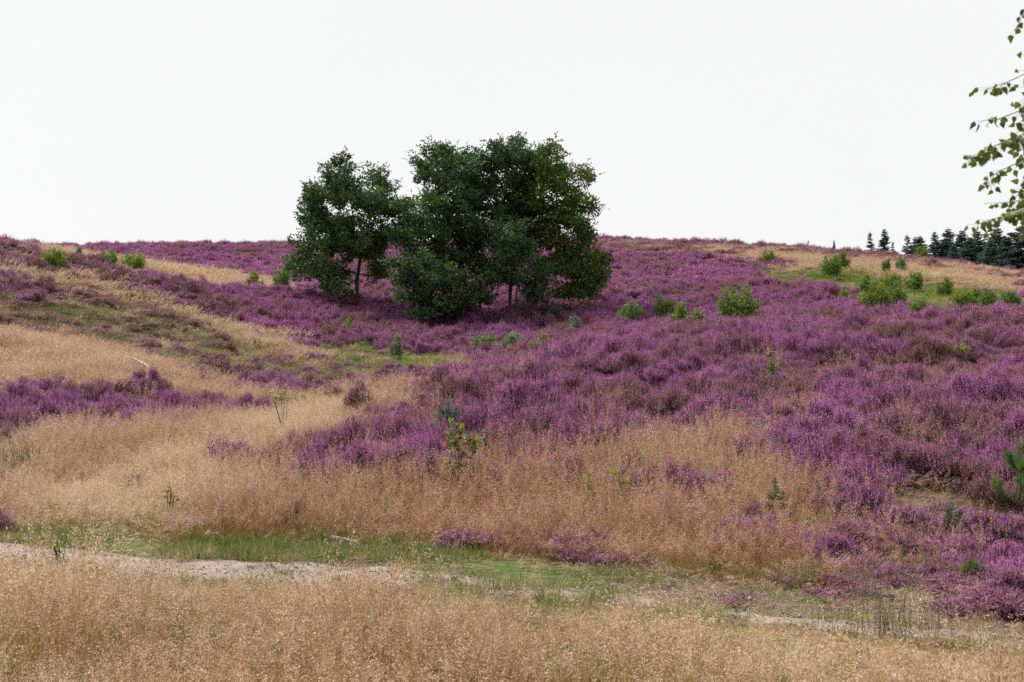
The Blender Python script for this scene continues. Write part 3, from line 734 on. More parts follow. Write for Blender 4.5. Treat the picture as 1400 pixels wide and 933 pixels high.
def leaf_poly(geo, c, ax, side, L, Wd, outline, m=0, r=.5, curl=.15):
    """leaves with a cut outline: list of (t along, half width); one n-gon each side of the midrib"""
    n_ = len(c); L = np.broadcast_to(L, n_)[:, None]; Wd = np.broadcast_to(Wd, n_)[:, None]; nn = unit(np.cross(ax, side))
    rib = [c, c+ax*L+nn*L*-curl]
    cols = [rib[0]]
    for t, w_ in outline: cols.append(c+ax*L*t+side*Wd*w_+nn*(L*-curl*t*t+Wd*w_*.35))
    cols.append(rib[1])
    for t, w_ in outline[::-1]: cols.append(c+ax*L*t-side*Wd*w_+nn*(L*-curl*t*t+Wd*w_*.35))
    V = np.stack(cols, 1).reshape(-1, 3); K = len(cols); h = len(outline)+1; b = np.arange(n_)[:, None]*K
    F1 = b+np.arange(0, h+1)[None]; F2 = b+np.r_[np.arange(h, K), 0][None]
    rv = np.repeat(np.broadcast_to(r, n_), K)
    i0 = geo.n; geo.add(V, F1, m, rv); geo.f.append(F2+i0); geo.m.append(np.full(n_, m))

# ------------------------------------------------------------------ oaks
def oak(label, base_uv, D, trunk_u_lean, trunk_top_v, lobes, seed, mat, density=1.0, depth=1.0, stems=1, leafL=.145, group=None):
    gg = np.random.default_rng(seed)
    bx = (base_uv[0]-CX)/F*D; bz = float(ground(bx, D))
    root = empty('oak_tree', (bx, D, bz))
    tag(root, label, 'tree', group)
    b = np.array([bx, D, bz])
    lob = []
    us = np.array([l[0] for l in lobes]); cu = us.mean(); hw = (us.max()-us.min())/2+20
    tips = []
    for (u, v, ru, rv) in lobes:
        v = v+7
        rx = ru/F*D; rz = rv/F*D; dep = depth*math.sqrt(max(.15, 1-((u-cu)/hw)**2))*hw/F*D*.75
        n_ = int(density*30*(ru*rv)/(22*22))
        for _ in range(n_):
            d_ = rand_dirs(1, gg)[0]; f = gg.uniform(.35, .90) if gg.random() < .88 else gg.uniform(.9, 1.22)
            c = px(u, v, D); yy = gg.uniform(-1, 1)*dep
            tips.append(np.array([c[0]+d_[0]*rx*f, D+yy+d_[1]*rx*f*.6, c[2]+d_[2]*rz*f]))
    tips = [t for t in tips if t[2] > float(ground(t[0], t[1]))+.35]
    T_ = np.array(tips)-b
    W_ = Geo()
    ttop = px(trunk_u_lean, trunk_top_v, D)-b
    tt = np.linspace(0, 1, 12)
    tp = np.outer(tt, ttop)+np.c_[np.sin(tt*5+seed)*.10, np.cos(tt*4+seed)*.10-.10*math.cos(seed), tt*0]*np.minimum(1, tt*2)[:, None]
    tp[0, 2] -= .15
    skeleton(W_, tp, list(T_), .009, .26, 2.35, gg)
    W_.build('trunk', [M['bark']], root, True)
    G = Geo(); nl = 60
    C = np.repeat(T_, nl, 0); n_ = len(C); cr = np.repeat(gg.uniform(.15, .36, len(T_)), nl)
    dd = rand_dirs(n_, gg); pos = C+dd*(cr*gg.uniform(.25, 1, n_)**.6)[:, None]*np.array([1.1, 1.1, .75])
    ax = unit(dd+rand_dirs(n_, gg)*.9+np.array([0, 0, -.15])); sd_ = unit(np.cross(ax, rand_dirs(n_, gg)))
    rv = np.clip(np.repeat(gg.normal(.45, .3, len(T_)), nl)+gg.normal(0, .16, n_), 0, 1)
    leaves(G, pos, ax, sd_, leafL*gg.uniform(.6, 1.25, n_), leafL*.62, 0, rv, .2)
    # stray outer sprays
    ko = gg.integers(0, len(T_), len(T_)*3); dd = rand_dirs(len(ko), gg); dd[:, 2] = np.abs(dd[:, 2])*.8+.05
    for s_ in range(4):
        pos = T_[ko]+dd*(.34+.07*s_)
        ax = unit(dd+rand_dirs(len(ko), gg)); sd_ = unit(np.cross(ax, rand_dirs(len(ko), gg)))
        leaves(G, pos, ax, sd_, leafL*.8, leafL*.5, 0, gg.uniform(.3, 1, len(ko)), .2)
    G.build('crown', [mat], root)
    return root
oakA = plant_mat('oak_leaf', [(.03,.068,.022),(.06,.12,.036),(.125,.205,.055)], None, .42, .5, .3)
oakB = plant_mat('oak_leaf_dark', [(.025,.055,.022),(.046,.092,.032),(.09,.15,.045)], None, .38, .5, .3)
oakC = plant_mat('oak_leaf_yellowish', [(.035,.07,.012),(.075,.13,.018),(.14,.20,.025)], None, .4, .5, .3)
oakD = plant_mat('oak_leaf_greyish', [(.022,.045,.022),(.042,.075,.034),(.08,.12,.05)], None, .25, .5, .3)
Z = lambda L_: [(380+.343*a, 160+.343*b, .343*c, .343*d) for a, b, c, d in L_]
oak('smaller lone oak on a single dark trunk, left of the big grove', (490, 416), 64, 489, 335, Z([
    (265,185,40,50),(240,240,60,50),(395,215,38,48),(410,275,50,45),(170,290,65,55),(300,300,95,80),(400,345,75,60),(150,400,60,65),
    (265,430,95,75),(400,450,80,70),(125,480,45,45),(110,570,75,48),(215,590,80,60),(400,580,60,45),(480,350,45,60),(505,440,50,60),
    (330,510,90,60),(240,660,60,25),(60,560,40,25),(150,340,50,50),(180,400,60,50),(230,500,70,50)]), 41, oakA, .95)
oak('broad mid green oak at the left side of the grove, thin ragged top', (657, 436), 61, 655, 300, Z([
    (625,120,45,45),(700,150,70,50),(600,230,55,60),(690,240,90,80),(600,320,65,60),(700,350,100,80),(560,400,70,60),(660,450,90,70),
    (750,430,70,70),(620,540,90,70),(700,560,80,70),(560,500,45,50),(590,160,40,40),(765,200,50,50),(770,300,60,60),(520,330,40,40),(500,460,45,45)]), 42, oakA, .72, group=None)
oak('tall dark oak rising highest in the middle of the grove', (697, 434), 62, 700, 280, Z([
    (880,110,50,40),(950,100,48,48),(830,180,60,50),(920,180,95,70),(800,270,75,70),(920,280,100,80),(1000,260,60,70),(850,380,85,70),
    (960,380,85,70),(800,470,75,60),(900,480,80,60),(820,580,80,60),(760,500,60,60),(780,150,40,35),(1010,170,50,50),(1000,360,60,60),(1010,460,60,60)]), 43, oakB, .8)
oak('yellowish green oak on the right flank of the grove', (722, 432), 61, 745, 290, Z([
    (1080,120,45,45),(1060,190,65,60),(1130,180,50,45),(1100,260,85,60),(1210,220,38,45),(1180,300,60,55),(1080,350,80,65),(1180,390,70,60),
    (1225,440,50,50),(1080,450,80,60),(1180,500,75,60),(1260,540,55,45),(1110,570,90,60),(1200,600,80,60),(1290,590,35,30),(1250,330,35,35),(1020,150,35,40),(1270,620,45,45),(1150,670,80,40),(1230,680,50,35)]), 44, oakC, .72)
oak('low bushy oak with foliage down to the heather, left foot of the grove', (612, 437), 58.5, 612, 400, Z([
    (540,600,55,60),(600,620,75,60),(700,640,80,60),(560,700,50,45),(640,720,75,50),(730,730,65,45),(600,770,50,25),(490,620,35,40),(500,690,30,30),(470,560,25,30),(580,550,35,30),(780,660,40,40),(540,770,25,20)]), 45, oakB, .8)
oak('low leafy oak standing in front of the trunks at the middle of the grove', (705, 437), 58.5, 712, 370, Z([
    (940,440,60,50),(900,500,60,60),(980,520,70,60),(940,600,80,60),(1030,640,70,60),(1030,690,60,35),(840,620,50,50),(830,690,40,30),(1080,740,35,25),(870,410,35,35),(1060,580,40,45)]), 46, oakB, .6)

# ------------------------------------------------------------------ spruces on the skyline
needle_m = plant_mat('spruce_needles_hazed', [(.08,.12,.105),(.12,.17,.145),(.16,.21,.175)], None, .35, .6, .2, obj_var=.25)  # distance haze put into the needle colour: paler and greyer, no air volume
def spruce_meshes(seed, H, wmax, fill, snag=0.0):
    gg = np.random.default_rng(seed); G = Geo(); W_ = Geo()
    lean = gg.normal(0, .02, 2)
    zz = np.linspace(0, H, 9); tube(W_, np.c_[lean[0]*zz, lean[1]*zz, zz], .012*H*(1-zz/H)+.012, 0, 6)
    z = .12*H
    while z < H*.985:
        f = 1-z/H; Lm = wmax*(f**.8)*.9+.12
        nb = int(gg.integers(5, 9))
        if gg.random() < snag: nb = 2
        for _ in range(nb):
            if gg.random() > fill: continue
            a = gg.uniform(0, 2*math.pi); L_ = Lm*gg.uniform(.55, 1.15); n_ = max(3, int(L_/.10))
            t = np.linspace(.08, 1, n_)
            o = np.array([math.cos(a), math.sin(a), 0]); zc = z+gg.normal(0, .04)
            dr = -.18*L_*t+.20*L_*t**2.5+ (.25*L_*t if f < .2 else 0)
            P_ = np.c_[lean[0]*z+o[0]*L_*t, lean[1]*z+o[1]*L_*t, zc+dr]
            per = 9; c = np.repeat(P_, per, 0); m_ = len(c)
            sd_ = np.array([-o[1], o[0], 0]); s_ = gg.choice([-1, 1], m_)[:, None]
            ax = unit(o*gg.uniform(.2, .9, m_)[:, None]+sd_*s_*gg.uniform(.3, 1, m_)[:, None]+np.array([0, 0, 1])*gg.normal(-.15, .25, m_)[:, None])
            u, w = perp(ax); leaves(G, c, ax, unit(u+w*gg.normal(0, 1, m_)[:, None]), (.24+.12*L_)*gg.uniform(.6, 1.2, m_), .11, 0, np.clip(gg.normal(.45, .25, m_), 0, 1))
            W_.add(np.array([P_[0], P_[-1], P_[-1]+[0, 0, .015], P_[0]+[0, 0, .03]]), np.array([[0, 1, 2, 3]]))
        z += gg.uniform(.20, .34)*(1+.3*snag)
    tips = np.array([[lean[0]*H, lean[1]*H, H]])
    leaves(G, np.repeat(tips, 6, 0)-[0, 0, .25], unit(np.c_[gg.normal(0, .2, 6), gg.normal(0, .2, 6), np.ones(6)]), rand_dirs(6, gg), .4, .05, 0, .5)
    return G.mesh('spruce_crown', [needle_m]), W_.mesh('spruce_trunk', [M['bark']])
SP = [spruce_meshes(201, 9, 4.4, 1), spruce_meshes(202, 9, 3.6, .95), spruce_meshes(203, 9, 2.6, .7, .25), spruce_meshes(204, 9, 3.2, .9, .05), spruce_meshes(205, 9, 5.0, 1.0)]
def spruce(u, vtop, D, kind, label, wide=1.0, group=None):
    x = (u-CX)/F*D; zb = float(ground(x, D)); H = EYE-(vtop-CY)/F*D-zb
    root = empty('spruce_tree', (x, D, zb-.05), rng.uniform(0, 6)); s_ = H/9
    wide *= rng.uniform(1.15, 1.5) if group else 1; root.scale = (s_*wide, s_*wide, s_)
    for nm, me in (('crown', SP[kind][0]), ('trunk', SP[kind][1])):
        o = bpy.data.objects.new(nm, me); COL.objects.link(o); o.parent = root
    tag(root, label, 'tree', group)
spruce(1009, 331, 122, 2, 'tiny bare spruce tip poking over the ridge, alone, right of the grove', .35)
spruce(1105, 327, 124, 2, 'tiny spruce top on the ridge, midway between the grove and the spruce wood', .6)
spruce(1140, 327, 122, 3, 'small pointed spruce top just over the ridge beside the taller pair', .5)
spruce(1190, 315, 120, 2, 'slim open spruce on the ridge, left one of a close pair', .8)
spruce(1208.5, 312, 119, 3, 'dark layered spruce on the ridge, right one of a close pair', .95)
spruce(1221, 328, 120, 2, 'stunted thin spruce snag right beside the layered ridge spruce', .6)
G_ = 'spruce wood behind the ridge'
for (u, v, D, k, wd, lb) in [
    (1241,319,124,2,.8,'narrow spruce with broken top at the outer edge of the spruce wood'),
    (1250,322,127,1,.7,'second spruce in from the open edge of the spruce wood'),
    (1259,321,125,1,.8,'blunt spruce above the yellow green bush at the wood edge'),
    (1277,316,122,3,.8,'spruce with a thin spire between gaps of sky at the wood edge'),
    (1297,310.5,122,1,.9,'tall pointed spruce standing clear of the wood, fifth from its open edge'),
    (1305,332,118,0,.7,'low full spruce under the tall pointed one'),
    (1315.5,314,128,3,.95,'open topped spruce just right of the tall pointed one'),
    (1327,323,120,0,.8,'broad spruce filling the wood right of the open topped one'),
    (1339,315,124,4,.8,'bushy wide spruce in the middle of the wood, below the birch leaves'),
    (1352,325,118,0,.8,'lower spruce in the dip between the bushy one and the dark cone'),
    (1367,311,121,4,.85,'dark full cone spruce, highest one below the birch leaves'),
    (1380,322,117,0,.85,'rounded lower spruce between the two tallest at the frame side'),
    (1398,308,116,4,1.0,'tallest dark spruce of the wood at the right frame edge'),
    (1290,330,130,0,.8,'short spruce behind the foot of the tall pointed one'),
    (1420,314,118,4,1,'spruce just outside the frame beside the tallest of the wood')]:
    spruce(u, v, D, k, lb, wd, G_)

# ------------------------------------------------------------------ shrubs
sh_mats = {
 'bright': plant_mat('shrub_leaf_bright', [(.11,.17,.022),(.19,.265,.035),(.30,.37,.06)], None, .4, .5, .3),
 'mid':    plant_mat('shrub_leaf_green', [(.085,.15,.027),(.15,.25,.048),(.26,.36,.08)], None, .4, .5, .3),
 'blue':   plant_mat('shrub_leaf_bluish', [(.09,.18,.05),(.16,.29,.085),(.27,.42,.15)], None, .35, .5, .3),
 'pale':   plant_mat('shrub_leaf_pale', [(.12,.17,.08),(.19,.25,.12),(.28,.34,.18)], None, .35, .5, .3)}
def shrub(u, v, wpx, hpx, kind, label, dmin=40, group='birch and pine shrubs scattered on the heath', dens=1.0, D=None, leaf=.085, name='shrub'):
    if D is None: x, D = hit(u, v, .33, dmin)
    else: x = (u-CX)/F*D
    z = float(ground(x, D)); Wm = wpx/F*D; Hm = hpx/F*D+.33
    seed = int(u*7+v); gg = np.random.default_rng(seed)
    root = empty(name, (x, D, z)); tag(root, label, 'shrub', group)
    G = Geo(); S = Geo()
    ns = max(6, int(15*Wm))
    a = gg.uniform(0, 2*math.pi, ns); q_ = np.sqrt(gg.uniform(0, 1, ns))
    b0 = np.c_[np.cos(a)*q_*Wm*.22, np.sin(a)*q_*Wm*.22, np.zeros(ns)]
    tip = np.c_[np.cos(a)*q_*Wm*.5, np.sin(a)*q_*Wm*.5, Hm*(1.05-.42*q_**2)*gg.uniform(.72, 1.08, ns)]
    for i in range(ns):
        mid = (b0[i]+tip[i])/2+gg.normal(0, .05, 3)*Wm; tube(S, [b0[i]-[0, 0, .05], mid, tip[i]], [.014, .010, .004], 0, 4)
    Wm *= 1.35; Hm *= 1.05
    n_ = int(dens*1400*Wm*Hm)+250
    k = gg.integers(0, ns, n_); t = gg.uniform(.22, 1.03, n_)
    rr = (.09+.20*min(Wm, 1.6)*(1-t*.75))
    pos = b0[k]+(tip[k]-b0[k])*t[:, None]+rand_dirs(n_, gg)*(rr*gg.uniform(.2, 1, n_))[:, None]
    pos[:, 2] = np.maximum(pos[:, 2], .04)
    ax = unit((tip-b0)[k]*.7/np.maximum(Hm, .3)+rand_dirs(n_, gg)); sd_ = unit(np.cross(ax, rand_dirs(n_, gg)))
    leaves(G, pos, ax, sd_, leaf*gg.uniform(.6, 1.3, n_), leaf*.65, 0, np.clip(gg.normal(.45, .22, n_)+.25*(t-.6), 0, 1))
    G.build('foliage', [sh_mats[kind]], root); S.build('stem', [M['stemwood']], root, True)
    return root
for a in [
 (75,359,38,19,'bright','rounded bright green shrub standing highest on the tan left hilltop'),
 (109,349,9,10,'blue','tiny dark bluish seedling between the two green shrubs of the left hilltop'),
 (150,359,34,15,'mid','green shrub with darker base, uphill half of the joined pair on the left hill'),
 (182,363,36,17,'bright','yellow green shrub, downhill half of the joined pair on the left hill'),
 (349,387,20,14,'bright','small faint yellow green shrub on the pale strip uphill of the lone oak'),
 (388,391,28,23,'mid','compact green shrub in purple heather just uphill of the lone oak'),
 (413,345,22,10,'mid','low green scrub on the skyline at the outer edge of the lone oak crown'),
 (540,481,18,22,'pale','greyish small birch shrub at the edge of the bright bilberry patch'),
 (663,474,34,20,'mid','first of three green shrubs in the hollow below the grove, lowest one'),
 (706,477,34,28,'pale','middle and tallest of three green shrubs in the hollow below the grove'),
 (738,480,28,23,'bright','right hand yellow green one of three shrubs in the hollow below the grove'),
 (785,450,16,16,'pale','tiny pale shrub in heather between the grove and the mound crest'),
 (862,436,30,22,'blue','small bluish shrub nearest the grove in the row behind the mound crest'),
 (908,427,28,24,'mid','upright green shrub uphill of the row behind the mound crest'),
 (930,440,26,24,'bright','bright shrub touching the smaller one beside the big bushy shrub'),
 (951,441,24,18,'mid','smaller low shrub touching the bright one beside the big bushy shrub'),
 (1009,438,62,44,'mid','largest bushy green shrub behind the crest of the mound'),
 (1052,359,20,17,'bright','round green shrub on the tan patch high on the far slope'),
 (1136,371,32,20,'mid','broad green shrub on the far slope, left half of a joined pair'),
 (1152,364,22,19,'bright','brighter taller shrub on the far slope, right half of a joined pair'),
 (1210,368,12,17,'mid','slim upright shrub on the pale grass strip, one of two there'),
 (1231,368,14,16,'blue','bluish bushy shrub on the pale grass strip, one of two there'),
 (1187,395,26,18,'mid','dark round shrub above the wide light green thicket'),
 (1218,394,30,22,'bright','tall light shrub above the wide light green thicket'),
 (1250,392,26,20,'mid','round shrub at the upper far corner of the green patch on the far slope'),
 (1196,421,44,30,'bright','wide light green thicket shrub at the lower edge of the far green patch'),
 (1225,414,32,27,'mid','green shrub grown into the wide light thicket of the far slope'),
 (1255,425,22,18,'bright','small low shrub below the far green patch, at the edge of purple heather'),
 (1318,417,46,20,'bright','spreading low shrub in front of the tan strip, widest near the frame side'),
 (1343,413,34,20,'mid','low green shrub joined to the spreading one near the frame side'),
 (1290,398,24,15,'mid','low dark shrub between the round one and the tan strip'),
 (1380,412,30,14,'mid','flat green scrub at the very right edge of the far green patch'),
 (1152,403,12,7,'bright','tiny yellow green sprig in purple heather under the joined pair'),
 (477,450,14,12,'mid','tiny green sprig in heather under the trunk of the lone oak')]:
    shrub(*a)
shrub(1262, 352, 18, 16, 'bright', 'yellow green bush at the foot of the blunt spruce on the ridge', D=106)

# ------------------------------------------------------------------ seedlings and sprays in the heather and grass
OAK_OUT = [(.12,.12),(.25,.30),(.33,.22),(.48,.42),(.56,.30),(.72,.50),(.82,.34),(.93,.26)]
BIR_OUT = [(.04,.14),(.16,.42),(.30,.50),(.45,.44),(.62,.30),(.80,.14)]
def seedling(name, label, u, v, hpx, wpx, mat, nl, L_, outline, lift=.3, dmin=3, seed=0, top_red=False, nst=3, cat='sapling', thin=.55, D=None, group=None):
    if D is None: x, D = hit(u, v, lift, dmin)
    else: x = (u-CX)/F*D
    z = float(ground(x, D)); Hm = EYE-(v-hpx-CY)/F*D-z; low = max(.02, EYE-(v-CY)/F*D-z); Wm = wpx/F*D
    gg = np.random.default_rng(seed+int(u)); root = empty(name, (x, D, z)); tag(root, label, cat, group)
    S = Geo(); G = Geo(); cs = []; axs = []; rv = []
    for s_ in range(nst):
        off = 0 if s_ == 0 else gg.uniform(-.5, .5)*Wm; hh = Hm*(1 if s_ == 0 else gg.uniform(.6, .85)); dy = gg.normal(0, .04)
        P_ = np.array([[off*.15, 0, -.03], [off*.4, dy*.5, low*.6], [off*.8+.01, dy, (low+hh)/2], [off+gg.normal(0, .01), dy, hh]])
        tube(S, P_, [.006, .005, .004, .002], 0, 5)
        m_ = nl//nst; t = gg.uniform(low*.8/hh, 1.0, m_) if True else 0
        for tt in np.sort(t):
            zq = tt*hh; p = np.array([np.interp(zq, P_[:, 2], P_[:, 0]), np.interp(zq, P_[:, 2], P_[:, 1]), zq])
            a = gg.uniform(0, 2*math.pi); reach = gg.uniform(.15, .9)*Wm*.4*(1.1-.6*tt); e = p+np.array([math.cos(a)*reach, math.sin(a)*reach, gg.uniform(-.1, .35)*reach])
            tube(S, [p, (p+e)/2+[0, 0, .01], e], [.0022, .0018, .001], 0, 3)
            d_ = unit(e-p+1e-4); cs.append(e); axs.append(unit(d_+gg.normal(0, .5, 3)+np.array([0, 0, -.1])))
            rv.append(gg.uniform(0, .66) if not (top_red and tt > .9) else gg.choice([.2, .4, .5, 1.0]))
            if gg.random() < .7:
                cs.append((p+e)/2); axs.append(unit(d_+gg.normal(0, .7, 3))); rv.append(gg.uniform(0, .66))
    cs = np.array(cs); axs = np.array(axs); n_ = len(cs); sd_ = unit(np.cross(axs, rand_dirs(n_, gg)*.6+np.array([0, 0, 1.])))
    leaf_poly(G, cs, axs, sd_, L_*gg.uniform(.6, 1.25, n_), L_*thin*2*gg.uniform(.8, 1.1, n_)*.8, outline, 0, np.array(rv))
    G.build('foliage', [M[mat]], root); S.build('stem', [M['stemwood']], root, True)
    return root
def pine(label, u, v, hpx, mat, lift=.2, D=None, seed=1, nlen=.055, whorls=3, spread=.45):
    if D is None: x, D = hit(u, v, lift)
    else: x = (u-CX)/F*D
    z = float(ground(x, D)); Hm = EYE-(v-hpx-CY)/F*D-z; gg = np.random.default_rng(seed+int(u))
    root = empty('pine_sapling', (x, D, z)); tag(root, label, 'sapling')
    S = Geo(); G = Geo(); shoots = [np.array([[0, 0, .0], [.01, 0, Hm*.5], [0, .01, Hm]])]
    for k in range(whorls):
        zb = Hm*(.12+.7*k/whorls); 
        for j in range(5):
            a = gg.uniform(0, 2*math.pi); L_ = Hm*spread*(1.05-.6*k/whorls)*gg.uniform(.7, 1.1)
            o = np.array([math.cos(a), math.sin(a), 0]); shoots.append(np.array([[0, 0, zb], o*L_*.6+[0, 0, zb+L_*.3], o*L_*.85+[0, 0, zb+L_*.85]]))
    for i, s_ in enumerate(shoots):
        t = np.linspace(0, 1, 8); P_ = np.array([np.interp(t, [0, .5, 1], s_[:, c]) for c in range(3)]).T
        tube(S, P_, np.linspace(.009 if i == 0 else .005, .003, 8), 0, 5)
        ln = np.linalg.norm(s_[2]-s_[0]); n_ = int(900*ln)+80; tt = gg.uniform(.18, 1.0, n_)
        c = np.array([np.interp(tt, t, P_[:, k2]) for k2 in range(3)]).T; d_ = unit(s_[2]-s_[0])
        u_, w_ = perp(np.repeat(d_[None], n_, 0)); ph = gg.uniform(0, 2*math.pi, n_)[:, None]
        ax = unit(d_*gg.uniform(.5, 1.3, n_)[:, None]+u_*np.cos(ph)+w_*np.sin(ph)); sd_ = unit(np.cross(ax, d_+1e-3))
        leaves(G, c, ax, sd_, nlen*gg.uniform(.7, 1.2, n_), .0035, 0, gg.uniform(0, 1, n_))
    G.build('needles', [M[mat]], root); S.build('stem', [M['stemwood']], root, True)
seedling('oak_sapling', 'green oak sapling with a few orange leaves at the border of heather and tan grass', 626, 646, 74, 52, 'oak_sapling', 84, .072, OAK_OUT, .3, seed=3, top_red=True, nst=3)
pine('soft blue green pine seedling standing behind the oak sapling', 613, 582, 34, 'pine_blue', .3, seed=4, whorls=4, nlen=.085, spread=.35)
seedling('birch_sapling', 'leafy birch sapling rising from heather on the mound, tallest one there', 1055, 522, 42, 40, 'oak_sapling', 130, .055, BIR_OUT, .28, seed=5, top_red=True, nst=3)
pine('low green pine seedling at the foot of the leafy birch sapling', 1044, 530, 10, 'pine_needle', .25, seed=6, nlen=.06)
seedling('birch_sapling', 'sparse young birch in heather, between the tall birch sapling and the frame side', 1172, 506, 22, 30, 'yellow_leaf', 44, .045, BIR_OUT, .28, seed=7)
seedling('birch_sapling', 'wispy yellow green birch spray spreading in heather near the frame side', 1310, 482, 20, 50, 'yellow_leaf', 80, .06, BIR_OUT, .28, seed=8, nst=4)
seedling('birch_sapling', 'small yellow green sprig on the mound, one of two close together, larger', 1072, 466, 14, 16, 'yellow_leaf', 44, .06, BIR_OUT, .28, seed=9)
seedling('birch_sapling', 'small yellow green sprig on the mound, one of two close together, smaller', 1095, 462, 11, 12, 'yellow_leaf', 30, .06, BIR_OUT, .28, seed=10)
seedling('oak_sapling', 'glowing yellow green oak sprig in tan grass below the heather', 846, 680, 34, 26, 'yellow_leaf', 26, .095, OAK_OUT, .25, seed=11, nst=2)
seedling('birch_sapling', 'thin pale green birch sprig next to the glowing oak sprig', 803, 690, 42, 34, 'yellow_leaf', 44, .045, BIR_OUT, .25, seed=12)
seedling('broom_plant', 'fresh yellow green wispy plant on the pale grass of the hollow', 390, 552, 24, 52, 'yellow_leaf', 170, .075, BIR_OUT, .3, seed=14, nst=7, cat='plant', thin=.3)
seedling('birch_sapling', 'faint green birch sprig in the tan grass left of the slope', 232, 678, 20, 24, 'yellow_leaf', 20, .04, BIR_OUT, .35, seed=15)
seedling('weed_plant', 'yellow green weed leaning over the path edge on the left', 86, 768, 42, 40, 'yellow_leaf', 36, .035, BIR_OUT, .0, seed=16, cat='plant', nst=4)
seedling('weed_plant', 'small leafy green sprig beside the dead branch', 519, 738, 24, 26, 'oak_sapling', 16, .045, OAK_OUT, .02, seed=17, cat='plant')
seedling('weed_plant', 'leafy green weed on the bare verge below the pink heather', 976, 786, 26, 34, 'oak_sapling', 40, .03, BIR_OUT, .0, seed=18, cat='plant', nst=5)
seedling('weed_plant', 'tiny bright leaf rosette on bare soil under the heather bank', 1208, 782, 8, 16, 'yellow_leaf', 10, .05, OAK_OUT, .0, seed=19, cat='plant', nst=2)
seedling('weed_plant', 'low green weed on the dry soil between rushes and heather bank', 1281, 832, 14, 24, 'oak_sapling', 26, .04, OAK_OUT, .0, seed=20, cat='plant', nst=4)
pine('pale blue green pine seedling in the grass beside the sparse heather', 1060, 695, 40, 'pine_blue', .2, seed=21, nlen=.05, spread=.3)
pine('bright green pine sapling with upright candles at the right frame edge', 1394, 690, 88, 'pine_needle', .1, seed=22, nlen=.06, spread=.5)
pine('small dark green pine seedling at the foot of the heather bank', 1331, 802, 34, 'pine_needle', .0, seed=23, nlen=.055, spread=.5)
pine('faint bluish pine seedling in sparse heather near the frame side', 1303, 715, 26, 'pine_blue', .15, seed=24, nlen=.05, spread=.35)

# ------------------------------------------------------------------ rushes
def blades_clump(name, label, cat, u, v, n_, h0, h1, rad, wid, mat, D=None, lean=.08, lift=0, seed=1):
    if D is None: x, D = hit(u, v, lift)
    else: x = (u-CX)/F*D
    gg = np.random.default_rng(seed); G = Geo()
    for i in range(n_):
        a = gg.uniform(0, 2*math.pi); q_ = math.sqrt(gg.uniform(0, 1))*rad; H = gg.uniform(h0, h1)
        l = gg.normal(0, lean, 2)*H; b = np.array([math.cos(a)*q_, math.sin(a)*q_*.7, -.02])
        tube(G, [b, b+[l[0]*.3, l[1]*.3, H*.5], b+[l[0], l[1], H]], [wid, wid*.8, wid*.3], 0, 3, float(gg.uniform(0, 1)), cap=False)
    o = G.build(name, [M[mat]], None, True); o.location = (x, D, float(ground(x, D))); tag(o, label, cat)
    return o
blades_clump('rush_clump', 'upright dark green rush clump standing over the path among dry stalks', 'plant', 1215, 868, 48, .10, .44, .2, .0019, 'rush', lean=.16, seed=31)
blades_clump('rush_clump', 'thinner rush tuft right beside the large rush clump', 'plant', 1262, 866, 14, .10, .34, .12, .0018, 'rush', lean=.15, seed=32)
blades_clump('straw_stalks', 'tall dry straw stalks rising beside the rushes over the path', 'plant', 1170, 862, 26, .12, .45, .3, .0014, 'straw', lean=.22, seed=33)
blades_clump('straw_stalks', 'leaning pale straw stalks in the corner of the near grass', 'plant', 1330, 905, 30, .2, .5, .4, .0015, 'straw', lean=.3, seed=35)
blades_clump('rush_clump', 'dark rush tussock in the tan grass at the left frame edge', 'plant', 22, 655, 120, .35, .62, .28, .004, 'rush', lean=.2, lift=.1, seed=34)

# ------------------------------------------------------------------ dead wood
def dead(name, label, cat, pts_, rads, forks=(), mat='deadwood', parts=None):
    b = np.array(pts_[0]); G = Geo()
    def line(P_, r_):
        P_ = np.array(P_)-b; n_ = max(4, len(P_)*4); t = np.linspace(0, 1, len(P_)); tt = np.linspace(0, 1, n_)
        Q = np.array([np.interp(tt, t, P_[:, c]) for c in range(3)]).T+rng.normal(0, .004, (n_, 3))
        tube(G, Q, np.interp(tt, t, r_)*rng.uniform(.85, 1.15, n_), 0, 7)
    line(pts_, rads)
    o = G.build(name, [M[mat]], None, True); o.location = b; tag(o, label, cat)
    for P_, r_ in forks:
        G = Geo(); line(P_, r_); G.build('twig', [M[mat]], o, True)
    return o
def gp(u, v, lift=0., D=None):
    x, y = hit(u, v, lift) if D is None else ((u-CX)/F*D, D)
    return np.array([x, y, float(ground(x, y))+lift])
p0, p1 = gp(452, 738, .10), gp(497, 746, .03)
p1[1] = p0[1]+.05; p1[2] = float(ground(p1[0], p1[1]))+.05
dead('dead_branch', 'pale broken dead branch lying on the green verge near the path', 'branch', [p0+[0, 0, .03], (p0+p1)/2+[0, 0, .02], p1], [.011, .016, .012],
     [([p1+[-.06, 0, .0], p1+[.0, .03, .06], p1+[.05, .02, .07]], [.006, .004, .002]), ([(p0+p1)/2, (p0+p1)/2+[.04, .02, .09]], [.005, .002])])
q0, q1 = gp(172, 489, .3), gp(210, 503, .3)
dead('fallen_log', 'pale curved birch log lying on the dark bank of the left hollow', 'log', [q0+[0, 0, .02], q0*.7+q1*.3+[0, 0, .04], q0*.3+q1*.7+[0, 0, .02], q1+[0, 0, -.1]], [.012, .022, .022, .014], mat='birch_bark')
